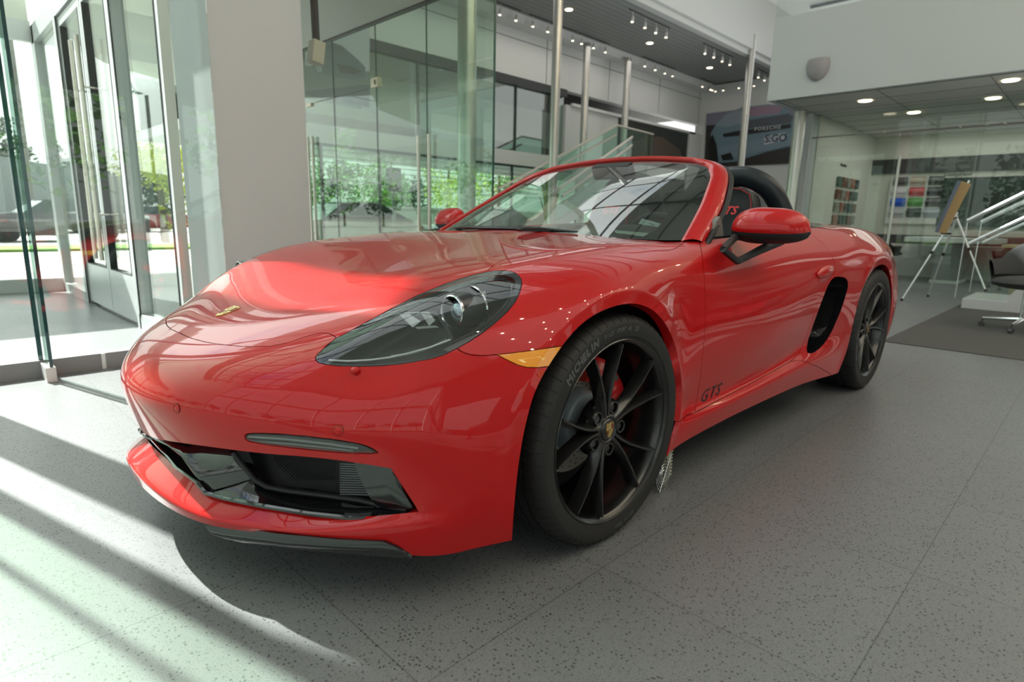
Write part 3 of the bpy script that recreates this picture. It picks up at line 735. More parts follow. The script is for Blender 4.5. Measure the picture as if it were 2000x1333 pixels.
# black printed band round the glass
m=MB(); off=np.array((.45,0,-.89))*.003
K=NB-1; G2=[]
edge=[G[k][0]+off for k in range(NB)]; ed2=[]
for k in range(NB): t=.03+.03*(k/K)**6; ed2.append(G[k][0]*(1-t)+G[k][8]*t+off)
m.grid([edge,ed2])
sidee=[G[K][r]+off for r in range(9)]; side2=[]
for r in range(9):
    w=.115-.035*(r/8); P=np.array(G[K][r]); Q=np.array(G[max(0,K-6)][r]); d=(Q-P); d/=np.linalg.norm(d); side2.append(P+d*w*(1.35 if r==0 else 1)+off)
m.grid([sidee,side2]); m.grid([[G[k][8]+off for k in range(NB)],[G[k][8]*.955+G[k][0]*.045+off for k in range(NB)]])
m.merge(m.mirror()); m.build('glass_border',HOUSB,WG,0)
m=MB(); m.obox((1.13,0,1.165),.05,.22,.07,Matrix.Rotation(-.5,3,'Y')); 
m.build('rear_view_mirror',BLKM,WF,0,bevel=.012)
# wipers and cowl
m=MB(); cw=spline([(.50,0,.868),(.515,-.2,.866),(.545,-.42,.858),(.59,-.6,.85),(.62,-.69,.845)],4); cb=spline([(.44,0,.862),(.45,-.2,.860),(.48,-.42,.852),(.55,-.6,.845),(.62,-.70,.84)],4)
m.grid([cw,cb]); both_sides(m,'cowl_panel',BLKM,CAR)
for a,b,c in (((.478,-.02,.884),(.455,.30,.884),(.60,.62,.872)),((.487,.02,.888),(.475,-.12,.887),(.50,-.30,.878))):
    m=MB(); m.tube([a,b,c],[.010,.008,.005],8); w=m.build('wiper',BLKS,CAR,40)
m=MB(); q=[at(u,v,1,-.10-.001*(u-1010)) for u,v in ((1008,448),(1018,445),(1055,446),(1068,449),(1085,455),(1078,456),(1050,452),(1012,452))]
m.prism(q,(.0,-.02,.0)); m.build('wiper_arm_cover',BLKS,CAR,0)
# ---- door mirrors
def mirror_side(mir):
    def b(m,n,mt,p,s=45): return (m.mirror() if mir else m).build(n,mt,p,s)
    m=MB(); G=[]
    def prof(s):   # s 0 inner .. 1 outer : centre y, half height, half depth
        y=-.768-.268*s; e=max(0,1-abs(2*s-1)**3.0)**.5
        return y,e
    for i in range(25):
        s=i/24; y,e=prof(s); e=max(e,.02); top=.076*e*(1+.10*(1-s)); bot=-.034*e; r=[]
        cx=.838+.035*s; cz=.905-.004*s
        for k in range(17):
            a=-.35+(PI+.35)*k/16   # front bottom, over the top, to the back
            cc,ss=math.cos(a),math.sin(a)
            r.append((cx-.078*e*cc*(1 if cc>0 else .55),y,cz+(top if ss>0 else -bot)*ss))
        G.append(r)
    m.grid(G); cap=b(m,'mirror_cap',RED,CAR)
    m=MB(); G=[]
    for i in range(25):
        s=i/24; y,e=prof(s); e=max(e*.97,.02); r=[]; cx=.838+.035*s; cz=.900-.004*s
        for k in range(13):
            a=PI-.2+(PI+.45)*k/12; cc,ss=math.cos(a),math.sin(a)
            r.append((cx-.074*e*cc*(1 if cc>0 else .55),y,cz+(.040+.012*(1-s))*e*ss if ss<0 else cz+.05*e*ss))
        G.append(r)
    m.grid(G,closed_v=True); hs=b(m,'mirror_housing',BLKM,cap)
    m=MB(); m.ell((.885,-.905,.908),.006,.118,.048,24,10); b(m,'mirror_glass',mat('mirror_silver',(.8,.82,.82),.02,1),cap)
    P=[np.array(at(u,v,1,y)) for u,v,y in ((1437,463,-.80),(1412,487,-.862),(1440,511,-.872),(1478,492,-.87),(1525,470,-.90))]
    m=MB(); m.tube([P[0],P[1]],[.014,.011],8); m.tube([P[1],P[2]],.012,8); m.tube([P[2],P[3],P[4]],[.012,.015,.02],8); m.tube([P[0],P[4]],[.012,.016],8)
    b(m,'mirror_arm',BLKM,cap)
for q in (False,True): mirror_side(q)
# ---- handle, sail panel, lettering on the doors
for mir in (False,True):
    D=PANEL['door_r' if mir else 'door']
    def b(m,n,mt,s=45): return (m.mirror() if mir else m).build(n,mt,D,s)
    h=on_body(1610,531); x=Vector((1,0,.10)); M=frame_mat(h[0],x,(0,0,1)).to_3x3(); n=h[1]
    M=frame_mat(h[0],x-n*x.dot(n),n.cross(x)).to_3x3()
    m=MB(); m.ell(h[0]+n*.004,.098,.026,.016,28,14,M); b(m,'door_handle',RED)
    m=MB(); m.ell(h[0]-n*.0035+Vector((0,0,-.012)),.105,.036,.010,28,10,M); b(m,'handle_recess',RED)
    # lettering low on the door
    h=on_body(1387,769); n=h[1]; x=Vector((1,0,.02)); T=textmb('GTS',.064,.35,.0006,1.25); T.v=[(a*1.15,b_,c_) for a,b_,c_ in T.v]
    M=frame_mat(h[0]+n*.0008,x-n*x.dot(n),n.cross(x) if n.cross(x).z>0 else x.cross(n))
    q=MB(); 
    for v in T.v:
        p=M@Vector(v); k=BODY_BVH.find_nearest(p); nn=k[1] if k[1].y<0 else -k[1]; q.v.append(tuple(k[0]+nn*(.0008+v[2])))
    q.f=T.f; q.m=T.m
    if mir:
        q2=MB(); cx=sum(p[0] for p in q.v)/len(q.v); q2.v=[(2*cx-p[0],-p[1],p[2]) for p in q.v]; q2.f=q.f; q2.m=q.m; q=q2
        q.build('door_lettering',mat('black_lettering',(.012,.012,.012),.3),D,0)
    else: q.build('door_lettering',mat('black_lettering',(.012,.012,.012),.3),D,0)
m=MB(); q=[at(u,v,1,-.735) for u,v in ((1386,470),(1400,432),(1407,423),(1411,440),(1414,468))]; m.prism(q,(0,.02,0)); both_sides(m,'quarter_trim',mat('trim_grey',(.16,.155,.145),.5),WF,0)
# ---- cabin
CB=thing; 
tub=MB(); tub.grid([[(x,-.725,.86 if x>.62 else .83),(x,-.69,.80),(x,-.66,.60),(x,-.64,.30),(x,0,.28)] for x in (.58,.75,1.0,1.3,1.6,1.84)])
tub.grid([[(1.84,y,z) for z in (.28,.6,.80,.885)] for y in (-.72,-.4,0)]); tub.grid([[(.58,y,z) for z in (.28,.6,.83)] for y in (-.72,-.4,0)])
tub.merge(tub.mirror()); tub.build('cabin_tub',GREYIN,CAR,40)
m=MB(); m.grid([[(.70,-.742,.872),(.70,-.725,.862)],[(1.0,-.744,.882),(1.0,-.726,.870)],[(1.4,-.742,.896),(1.4,-.724,.884)],[(1.84,-.73,.914),(1.84,-.71,.90)]]); both_sides(m,'door_top_seal',BLKM,CAR)
m=MB(); dsh=[[( .50,y*1.0,.862),(.60,y,.862),(.72,y,.862-.01),(.84,y,.845),(.90,y,.80),(.91,y,.70),(.90,y,.5)] for y in (-.69,-.5,-.3,-.1,.1,.3,.5,.69)]; m.grid(dsh)
DB=m.build('dashboard',GREYIN,CAR,40)
m=MB(); G=[]
for i in range(17):
    a=PI*i/16; y=-.29-.235*math.cos(a)*-1; z=.835+.075*math.sin(a)**.8
    G.append([(.66,y,min(z,.862)-.002),(.74,y,z*.985+.0),(.83,y,z),(.90,y,z+.002),(.915,y,z-.02),(.905,-.29+(y+.29)*.8,.80)])
m.grid(G); m.build('instrument_hood',GREYIN,DB,50)
# steering wheel
SWc=Vector((1.03,-.36,.785)); tl=math.radians(22); ax=Vector((math.cos(tl),0,math.sin(tl))); up=Vector((-math.sin(tl),0,math.cos(tl)))
m=MB(); m.tube([SWc+(Vector((0,1,0))*math.cos(2*PI*k/40)+up*math.sin(2*PI*k/40))*.18 for k in range(40)],.0165,10,closed=True); SW=m.build('steering_wheel',GREYIN,CAR,60)
m=MB(); m.lathe([(.001,.03),(.05,.028),(.085,.015),(.09,-.02),(.0,-.04)],SWc,ax,28); m.build('airbag_cover',GREYIN,SW,50)
for a in (0,PI,-PI/2):
    d=Vector((0,1,0))*math.cos(a)+up*math.sin(a); m=MB(); m.tube([SWc+d*.07,SWc+d*.17],[.022,.014],8); m.build('spoke',BLKS,SW,40)
# seats
def seat(sy):
    y0=.36*sy; tilt=Matrix.Rotation(math.radians(17),3,'Y')
    ol=[(-.25,0),(-.27,.18),(-.26,.36),(-.235,.46),(-.17,.52),(-.145,.60),(-.135,.70),(-.115,.755),(-.06,.785),(0,.79)]
    ol=ol+[(-a,b) for a,b in ol[:-1]][::-1]
    m=MB(); G=[]
    for th,sc in ((-.055,.88),(-.075,.97),(-.05,1.0),(0,1.01),(.04,.99),(.055,.93)):
        G.append([Vector((1.50,y0,.34))+tilt@Vector((th,a*sc,.34+(b-.34)*(sc if b>.34 else 1))) for a,b in ol])
    m.grid(G); m.add(G[0],[list(range(len(ol)))]); m.add(G[-1],[list(range(len(ol)))[::-1]])
    S=m.build('seat_backrest',GREYIN,CAR,60)
    m=MB(); m.grid([[Vector((1.50,y0,.34))+tilt@Vector((-.080,a*.62,b)) for a in (-.25,-.1,.1,.25)] for b in (.08,.25,.42,.50)]); m.build('seat_insert',ALC,S,40)
    m=MB(); e=[Vector((1.50,y0,.34))+tilt@Vector((-.076,a*.93,.34+(b-.34)*.96)) for a,b in ol[3:-3]]; m.tube(e,.0025,6,caps=True); m.build('seat_piping',mat('red_stitching',(.35,.02,.03),.6),S,0)
    m=MB(); m.tube([(1.10,y0,.40),(1.2,y0,.42),(1.45,y0,.40)],[.10,.11,.10],12,sec=[(.5*math.sin(a),2.3*math.cos(a)) for a in [2*PI*k/14 for k in range(14)]]); m.build('seat_cushion',GREYIN,S,50)
    T=textmb('GTS',.060,.35,.0008,1.05,.0012)
    M=frame_mat(Vector((1.50,y0,.34))+tilt@Vector((-.0775,0,.655)),(0,-1,0),tilt@Vector((0,0,1)))
    q=MB(); q.merge(T,M); q.build('headrest_lettering',mat('red_thread',(.8,.05,.06),.6),S,0)
    return S
seat(-1); seat(1)
# roll hoops, wind deflector, rear cover
for sy in (-1,1):
    P=spline([(1.86,sy*.60,.88),(1.83,sy*.555,1.00),(1.80,sy*.50,1.10),(1.785,sy*.40,1.160),(1.78,sy*.30,1.165),(1.785,sy*.20,1.13),(1.80,sy*.165,1.03),(1.84,sy*.15,.90)],5)
    m=MB(); m.tube(P,.036,12,sec=[(1.0*math.cos(a),1.5*math.sin(a)) for a in [2*PI*k/14 for k in range(14)]]); H=m.build('roll_hoop',mat('hoop_vinyl',(.012,.015,.02),.32),CAR,60)
    m=MB(); m.grid([[(1.80,sy*y,z) for z in (.90,1.0,1.09)] for y in (.22,.36,.49)]); m.build('hoop_net',mat('net_black',(.02,.02,.02),.8,alpha=.55),H,0)
m=MB(); P=[(1.82,-.14,.93),(1.815,-.135,1.02),(1.81,-.10,1.095),(1.81,0,1.105),(1.81,.10,1.095),(1.815,.135,1.02),(1.82,.14,.93)]; m.tube(P+[P[0]],.008,8); WD=m.build('wind_deflector',BLKM,CAR,40)
m=MB(); m.add(P,[list(range(7))]); m.build('deflector_glass',glassmat('deflector_glass',(.75,.80,.78)),WD,0)
m=MB(); G=[[(x,-.73+.03*(x-1.84)*0,.905+.02*(x-1.84)),(x,-.66,.935),(x,-.40,.945),(x,0,.945)] for x in (1.84,1.95,2.02,2.09)]; m.grid(G); m.merge(m.mirror()); m.build('roof_cover',BLKM,CAR,50)
m=MB(); q=[Vector(p) for p in ((1.85,-.655,.948),(2.05,-.715,.921),(1.96,-.73,.905),(1.83,-.70,.905))]; m.prism(q,(.0,.06,-.006)); both_sides(m,'roof_hinge_flap',BLKG,CAR,0)
# engine and floor closure
m=MB(); m.box(-.50,3.2,-.56,.56,.135,.26); m.box(.42,1.95,-.80,.80,.15,.27); m.box(-.72,-.40,-.45,.45,.19,.24); m.build('underbody',DARK,CAR,0)
m=MB(); m.grid([[(1.84,y,z) for z in (.26,.6,.90)] for y in (-.70,0,.70)]); m.grid([[(-.36,y,z) for z in (.2,.5,.66)] for y in (-.60,0,.60)]); m.build('bulkhead',DARK,CAR,0)
for x in (0,2.475):
    for sy in (-1,1):
        rr=.40 if x else .385; m=MB(); m.grid([[(x+r*math.cos(t),sy*y,.34+r*math.sin(t)) for t in [-.35+(PI+.7)*k/30 for k in range(31)]] for y,r in ((.835,rr+.004),(.80,rr+.015),(.50,rr+.01))])
        yy=sy*.5; m.grid([[(x+a,yy,b) for b in (.12,.35,.74)] for a in (-.42,0,.42)]); m.build('wheel_arch_liner',DARK,CAR,50)
# side air intake
for mir in (False,True):
    b=region_bm('intake'); b.normal_update()
    be=[e for e in b.edges if e.is_boundary]; r=bmesh.ops.extrude_edge_only(b,edges=be); nv=[g for g in r['geom'] if isinstance(g,bmesh.types.BMVert)]
    r2=bmesh.ops.extrude_edge_only(b,edges=[g for g in r['geom'] if isinstance(g,bmesh.types.BMEdge)]); nv2=[g for g in r2['geom'] if isinstance(g,bmesh.types.BMVert)]
    fs=[f for f in b.faces if all(v not in nv and v not in nv2 for v in f.verts)]
    for v in nv: v.co+=Vector((-.001,.034,0))
    for v in nv2: v.co+=Vector((.05,.12,-.01))
    for f in fs:
        pass
    vs={v for f in fs for v in f.verts}; bmesh.ops.delete(b,geom=fs,context='FACES_ONLY')
    bnd=[e for e in b.edges if e.is_boundary and e.verts[0] in set(nv2) and e.verts[1] in set(nv2)]; bmesh.ops.edgeloop_fill(b,edges=bnd)
    o=bm_obj(b,'side_intake',BLKG,CAR,mirror=mir); b.free()
    for vv in ((1605,580,1640,579),(1590,630,1625,628)):
        a=on_body(vv[0],vv[1]); m=MB()
        p0=np.array(a[0])+np.array((.0,.03,0)); p1=p0+np.array((.13,.01,.005)); m.tube([p0,p1],.004,6)
        (m.mirror() if mir else m).build('intake_blade',BLKS,o,0)
# paper tag and leaflet are separate things lying in the car
m=MB(); q=[at(u,v,0,.945) for u,v in ((1254,427),(1291,437),(1284,448),(1247,437))]; m.prism(q,(-.001,0,0)); t=m.build('paper_tag',mat('tag_paper',(.75,.85,.83),.6),None,0)
tag(t,'small pale printed tag hung on the top of the car steering wheel','tag')
m=MB(); q=[at(1255+k*2.2+ (8 if r else 0),433+k*.6+r*3,0,.943) for r in (0,1) for k in (0,3)]; q=[at(u,v,0,.9435) for u,v in ((1255,432),(1264,434.5),(1262,438.5),(1253,436))]; 
q2=[at(u,v,0,.9435) for u,v in ((1268,436),(1279,439),(1278.5,440.5),(1267.5,437.5))]; m.prism(q2,(-.0005,0,0)); m.build('printed_line',mat('tag_ink',(.15,.2,.2),.6),t,0)
m=MB(); q=[at(u,v,0,.70) for u,v in ((1200,450),(1266,456),(1276,467),(1206,463))]; m.prism(q,(-.002,0,.001)); t=m.build('paper_leaflet',mat('leaflet_paper',(.72,.82,.70),.6),None,0)
tag(t,'pale green-white leaflet lying on the dashboard behind the windshield','leaflet')
# ---------------------------------------------------------------- wheels
CAL=mat('caliper_red',(.72,.012,.015),.28,0,.8); DSC=mat('brake_disc_steel',(.33,.31,.27),.38,.85); HAT=mat('disc_hat',(.30,.36,.40),.45,.5)
BLKW=mat('satin_black_wheel',(.006,.006,.0065),.26,.0,.6,.2)
def polar(c,sy,r,a,h): return Vector((c[0]+r*math.cos(a),c[1]+sy*h,c[2]+r*math.sin(a)))
def wheel(cx,sy,R,yc,wid,rear):
    c=(cx,sy*yc,R); ax=(0,sy,0); hw=wid/2
    P=lambda r,deg,h: polar(c,sy,r,math.radians(deg),h)
    m=MB(); m.lathe([(.258,hw-.008),(.262,hw-.004),(.266,hw-.001),(.268,hw-.003),(.266,hw-.008),(.258,hw-.012),(.2535,hw-.02),(.250,hw-.04),(.243,hw-.07),(.238,hw-.12),(.240,-hw+.02),(.262,-hw+.005)],c,ax,96); W=m.build('wheel_rim',BLKW,CAR,50)
    k=R-.336
    m=MB(); tp=[(.262,-hw+.006),(.29,-hw-.001),(.315+k,-hw+.006),(.331+k,-hw+.022),(.336+k,-hw+.04)]
    for g in (-.062,-.022,.022,.062): tp+=[(.336+k,g-.0055),(.3295+k,g-.0045),(.3295+k,g+.0045),(.336+k,g+.0055)]
    tp+=[(.336+k,hw-.035),(.333+k,hw-.020),(.326+k,hw-.008),(.316+k,hw-.0005),(.311+k,hw+.0005),(.3105+k,hw+.0015),(.302+k*.7,hw+.0025),(.290,hw+.002),(.2765,hw-.0005),(.276,hw-.0025),(.269,hw-.004),(.265,hw-.007),(.262,hw-.010)]
    m.lathe(tp,c,ax,120); T=m.build('tire',RUB,W,30)
    n=64
    for sgn in (1,-1):
        m=MB()
        for q in range(n):
            a=360*q/n
            A=[P(R+.0004,a,sgn*(hw-.058)),P(R+.0004,a+1.0,sgn*(hw-.040)),P(R-.0028,a+1.6,sgn*(hw-.021)),P(R-.0105,a+1.8,sgn*(hw-.0085)),P(R-.018,a+1.9,sgn*(hw-.002))]
            m.tube(A,.0017,4)
        m.build('tread_groove',DARK,T,0)
    if sy<0:
        def arc(txt,size,r,deg0,step,h,mt,nm,sh=.15,bold=.001,flip=False):
            q=MB(); a=deg0
            for ch in txt:
                if ch!=' ':
                    rr=Vector((math.cos(math.radians(a)),0,math.sin(math.radians(a)))); tt=Vector((math.sin(math.radians(a)),0,-math.cos(math.radians(a))))
                    if flip: rr,tt=-rr,-tt
                    q.merge(textmb(ch,size,sh,.0004,1,bold),frame_mat(P(r,a,h),tt,rr))
                a-=step
            return q.build(nm,mt,T,0,weld=False,recalc=False)
        if not rear:
            arc('MICHELIN',.030,.2985,140,3.55,hw+.0028,RUBL,'sidewall_lettering',.2,.0016); arc('PILOT SPORT 4S',.016,.297,107,1.75,hw+.0026,RUBL,'sidewall_lettering',.2,.0002)
            q=MB()
            for i in range(4):
                for j in range(4):
                    if (i+j)%2==0: a=80-i*.9; r=.290+j*.0042; q.add([P(r,a,hw+.003),P(r,a-.9,hw+.003),P(r+.0042,a-.9,hw+.003),P(r+.0042,a,hw+.003)],[(0,1,2,3)])
            q.build('chequered_mark',RUBL,T,0); arc('235/35 ZR20',.014,.295,-70,1.7,hw+.0026,RUBL,'sidewall_lettering',.1,.0002)
        else: arc('MICHELIN',.030,.2985,205,3.55,hw+.0028,RUBL,'sidewall_lettering',.2,.0016); arc('PILOT SPORT 4S',.016,.300,150,1.75,hw+.0028,RUBL,'sidewall_lettering',.2,.0002)
    rot0=30 if not rear else 8
    hb=hw-.030
    m=MB(); m.lathe([(.0,hb-.006),(.033,hb-.006),(.036,hb-.002),(.040,hb-.001),(.046,hb-.006),(.060,hb-.016),(.085,hb-.024),(.088,hb-.05),(.05,hb-.06)],c,ax,60); m.build('wheel_hub',BLKW,W,50)
    for p in range(5):
        A=rot0+72*p
        for s in (-1,1):
            # ridge from the hub to the rim, faces falling away to both sides
            cen=[(.040,A+s*9,hb-.002),(.075,A+s*6.5,hb+.002),(.12,A+s*8.2,hb+.008),(.18,A+s*11.5,hb+.016),(.225,A+s*13.6,hb+.021),(.2525,A+s*14.6,hb+.024)]
            G=[]
            for i,(r,a,h) in enumerate(cen):
                t=i/5; wt=.0035-.001*t; wo=(.024,.018,.012,.010,.009,.009)[i]; wi=(.012,.013,.014,.012,.011,.010)[i]; dp=(.020,.028,.034,.036,.038,.040)[i]
                rr=Vector((math.cos(math.radians(a)),0,math.sin(math.radians(a)))); tt=Vector((-math.sin(math.radians(a)),0,math.cos(math.radians(a))))
                o=P(r,a,h); d=Vector((0,-sy,0))
                G.append([o+tt*s*wt,o+tt*s*wo*.8+d*dp*.55,o+tt*s*wo+d*dp,o-tt*s*wi+d*dp,o-tt*s*wi*.75+d*dp*.5,o-tt*s*wt])
            m=MB(); m.grid(G,closed_v=True); m.add(G[-1],[list(range(6))]); m.build('wheel_spoke',BLKW,W,38)
        # rounded web between the spoke pairs that carries the bolt
        B=A+36
        m=MB(); m.lathe([(.014,hb-.026),(.0145,hb-.004),(.019,hb-.003),(.023,hb-.010),(.027,hb-.035)],P(.065,B,0),ax,24); m.build('bolt_pocket',BLKW,W,50)
        m=MB(); o=P(.065,B,0); m.lathe([(.0,hb-.010),(.0085,hb-.010),(.0098,hb-.012),(.0098,hb-.03)],o,ax,6); m.build('wheel_bolt',mat('bolt_steel',(.10,.10,.105),.3,.9),W,30)
    cap=MB(); cap.lathe([(0,hb+.001),(.026,hb+.0005),(.031,hb-.002),(.0325,hb-.006)],c,ax,48); CC=cap.build('centre_cap',BLKW,W,50)
    crest(frame_mat(P(0,0,hb+.0012),(-1 if sy>0 else 1,0,0),(math.sin(math.radians(8)),0,1)),.034,.043,CC)
    # brake
    dh=hw-.165
    m=MB(); m.lathe([(.098,dh+.004),(.165,dh+.004),(.1665,dh+.002),(.1665,dh-.026),(.165,dh-.028),(.098,dh-.028)],c,ax,80); D=m.build('brake_disc',DSC,W,40)
    m=MB(); m.lathe([(.0,dh+.058),(.070,dh+.058),(.086,dh+.054),(.092,dh+.045),(.099,dh+.004)],c,ax,60); m.build('disc_hat',HAT,D,40)
    m=MB()
    for i in range(60):
        for j,r in enumerate((.108,.121,.135,.150)):
            a=6*i+j*1.5+ (3 if j%2 else 0)
            if (i+j)%2: continue
            o=P(r,a,dh+.0046); m.add([o+Vector((math.cos(q*PI/3)*.0028,0,math.sin(q*PI/3)*.0028)) for q in range(6)],[list(range(6))])
    m.build('vent_hole',DARK,D,0,weld=False)
    a0,a1=(-42,86) if not rear else (100,190)
    m=MB(); G=[]
    for i in range(33):
        a=a0+(a1-a0)*i/32; t=abs(2*i/32-1); ro=.207-.012*t**3; hi=dh+.052-.014*t**2+(.004*math.cos(i*PI/4))
        G.append([P(.118,a,dh+.008),P(.120,a,hi-.008),P(.130,a,hi),P(.172,a,hi+.002),P(ro-.006,a,hi-.006),P(ro,a,dh+.02),P(ro,a,dh-.03),P(.172,a,dh-.034)])
    m.grid(G); m.add(G[0],[list(range(8))]); m.add(G[-1],[list(range(8))[::-1]]); K=m.build('brake_caliper',CAL,W,45)
    for a in (a0+4,a1-4,(a0+a1)/2+14):
        m=MB(); m.lathe([(0,dh+.050),(.009,dh+.050),(.0105,dh+.046),(.0105,dh+.03)],P(.185,a,0),ax,6); m.build('caliper_bolt',STEEL,K,30)
        m=MB(); m.lathe([(.012,dh+.030),(.016,dh+.044),(.018,dh+.03)],P(.185,a,0),ax,20); m.build('bolt_boss',CAL,K,40)
    if sy<0:
        q=MB(); 
        for i,ch in enumerate('PORSCHE'):
            a=(a0+a1)/2-22-i*4.0 if not rear else 160-i*4; rr=Vector((math.cos(math.radians(a)),0,math.sin(math.radians(a)))); tt=Vector((math.sin(math.radians(a)),0,-math.cos(math.radians(a))))
            q.merge(textmb(ch,.016,0,.0005,1,.0005),frame_mat(P(.155,a,dh+.0545),tt,rr))
        q.build('caliper_lettering',mat('white_lettering',(.85,.85,.85),.5),K,0,weld=False,recalc=False)
    m=MB(); m.tube([P(0,0,dh+.02),P(0,0,-.25)],.06,16); m.tube([P(.12,200,-.05),P(.02,200,-.2)],.02,8); m.build('hub_carrier',DARK,W,30)
for sy in (-1,1):
    wheel(0,sy,.336,.757,.235,False); wheel(2.475,sy,.347,.763,.265,True)
# ---------------------------------------------------------------- materials of the building
def floor_mat():
    m=bpy.data.materials.new('grey_speckled_tile'); m.use_nodes=True; nt=m.node_tree; N=nt.nodes; L=nt.links; b=N['Principled BSDF']
    tc=N.new('ShaderNodeNewGeometry'); sp=N.new('ShaderNodeSeparateXYZ'); L.new(tc.outputs['Position'],sp.inputs[0])
    def M(op,a,b_=None,c=None):
        n=N.new('ShaderNodeMath'); n.operation=op
        for i,q in enumerate((a,b_,c)):
            if q is None: continue
            if isinstance(q,(int,float)): n.inputs[i].default_value=q
            else: L.new(q,n.inputs[i])
        return n.outputs[0]
    def line(s,off,pitch,w):
        t=M('ADD',s,off); t=M('DIVIDE',t,pitch); f=M('FRACT',t); f=M('SUBTRACT',f,.5); f=M('ABSOLUTE',f); return M('GREATER_THAN',f,.5-w/2/pitch)
    lx=line(sp.outputs['X'],.737+60.5,.605,.0028); ly=line(sp.outputs['Y'],1.54+60,.6,.0032)
    ln=M('MAXIMUM',lx,ly)
    tx=M('FLOOR',M('DIVIDE',M('ADD',sp.outputs['X'],.737+60.5),.605)); ty=M('FLOOR',M('DIVIDE',M('ADD',sp.outputs['Y'],61.54),.6))
    wn=N.new('ShaderNodeTexWhiteNoise'); wn.noise_dimensions='2D'; cm=N.new('ShaderNodeCombineXYZ'); L.new(tx,cm.inputs[0]); L.new(ty,cm.inputs[1]); L.new(cm.outputs[0],wn.inputs['Vector'])
    n1=N.new('ShaderNodeTexVoronoi'); n1.inputs['Scale'].default_value=95; n1.inputs['Randomness'].default_value=1; L.new(tc.outputs['Position'],n1.inputs['Vector'])
    n2=N.new('ShaderNodeTexVoronoi'); n2.inputs['Scale'].default_value=260; L.new(tc.outputs['Position'],n2.inputs['Vector'])
    n3=N.new('ShaderNodeTexNoise'); n3.inputs['Scale'].default_value=420; n3.inputs['Detail'].default_value=3; L.new(tc.outputs['Position'],n3.inputs['Vector'])
    n4=N.new('ShaderNodeTexNoise'); n4.inputs['Scale'].default_value=3; n4.inputs['Detail'].default_value=3; L.new(tc.outputs['Position'],n4.inputs['Vector'])
    sc=N.new('ShaderNodeSeparateColor'); L.new(n1.outputs['Color'],sc.inputs[0]); sc2=N.new('ShaderNodeSeparateColor'); L.new(n2.outputs['Color'],sc2.inputs[0])
    s1=M('MULTIPLY',M('LESS_THAN',n1.outputs['Distance'],.27),M('GREATER_THAN',sc.outputs[0],.50)); s2=M('MULTIPLY',M('LESS_THAN',n2.outputs['Distance'],.30),M('GREATER_THAN',sc2.outputs[1],.50))
    spk=M('MAXIMUM',s1,s2)
    v=M('ADD',M('MULTIPLY',n3.outputs['Fac'],.11),M('ADD',M('MULTIPLY',n4.outputs['Fac'],.03),M('MULTIPLY',wn.outputs['Value'],.012)))
    v=M('MULTIPLY',M('ADD',v,.150),.80); v=M('MULTIPLY',v,M('SUBTRACT',1,M('MULTIPLY',spk,.68))); v=M('MULTIPLY',v,M('SUBTRACT',1,M('MULTIPLY',ln,.45)))
    cc=N.new('ShaderNodeCombineColor'); L.new(M('MULTIPLY',v,.985),cc.inputs[0]); L.new(M('MULTIPLY',v,1.01),cc.inputs[1]); L.new(M('MULTIPLY',v,1.05),cc.inputs[2]); L.new(cc.outputs[0],b.inputs['Base Color'])
    L.new(M('ADD',M('MULTIPLY',spk,.15),.34),b.inputs['Roughness']); b.inputs['Specular IOR Level'].default_value=.5
    bp=N.new('ShaderNodeBump'); bp.inputs['Strength'].default_value=.25; bp.inputs['Distance'].default_value=.001; L.new(M('SUBTRACT',n3.outputs['Fac'],ln),bp.inputs['Height']); L.new(bp.outputs['Normal'],b.inputs['Normal'])
    return m
FLOORM=floor_mat()
GREYC=mat('grey_ceiling_panel',(.30,.31,.30),.45,bump=(6,.1)); GREYF=mat('grey_fascia',(.48,.49,.47),.5); PALE=mat('pale_soffit',(.80,.83,.76),.6)
def shell(name,*boxes,m=WHT):
    q=MB()
    for b in boxes: q.box(*b)
    return struct(name,q,m)
shell('floor',(-9,20.6,-9,10.0,-.06,0),m=FLOORM)
# ---- walls and roof of the hall
shell('wall_back',(2.6,20.6,10.0,10.25,2.41,2.77),(12.6,20.6,10.0,10.25,2.77,4.25),(2.6,20.6,10.0,10.25,4.62,6.1),m=WPNL)
shell('trim_1',*[(2.6,20.6,9.55,10.0,5.78,6.0)],m=WHT)
shell('trim_2',(2.6,12.6,9.97,10.05,4.44,4.64),m=mat('dark_band',(.03,.035,.035),.35))
q=MB(); 
for x in (3.0,5.9,8.8,11.7,14.6,17.5,20.3): q.box(x,x+.012,9.99,10.0,4.66,5.78)
q.box(2.6,20.5,9.99,10,5.55,5.565); struct('trim_3',q,mat('joint_grey',(.18,.18,.18),.6))
shell('wall_end',(20.6,20.9,2.0,10.25,0,6.1),m=WHT)
shell('ceiling',(2.6,20.6,6.65,10.2,6.0,6.1),m=GREYC)
shell('trim_4',(2.6,20.6,6.55,6.65,6.0,7.6),m=GREYF)
shell('trim_5',(2.6,20.6,6.66,6.85,5.86,6.0),m=GREYF)
# ceiling plank joints
q=MB(); 
for k in range(14): q.box(2.6,20.5,6.95+k*.19,6.956+k*.19,5.997,6.0)
struct('trim_6',q,mat('joint_dark',(.12,.12,.12),.6))
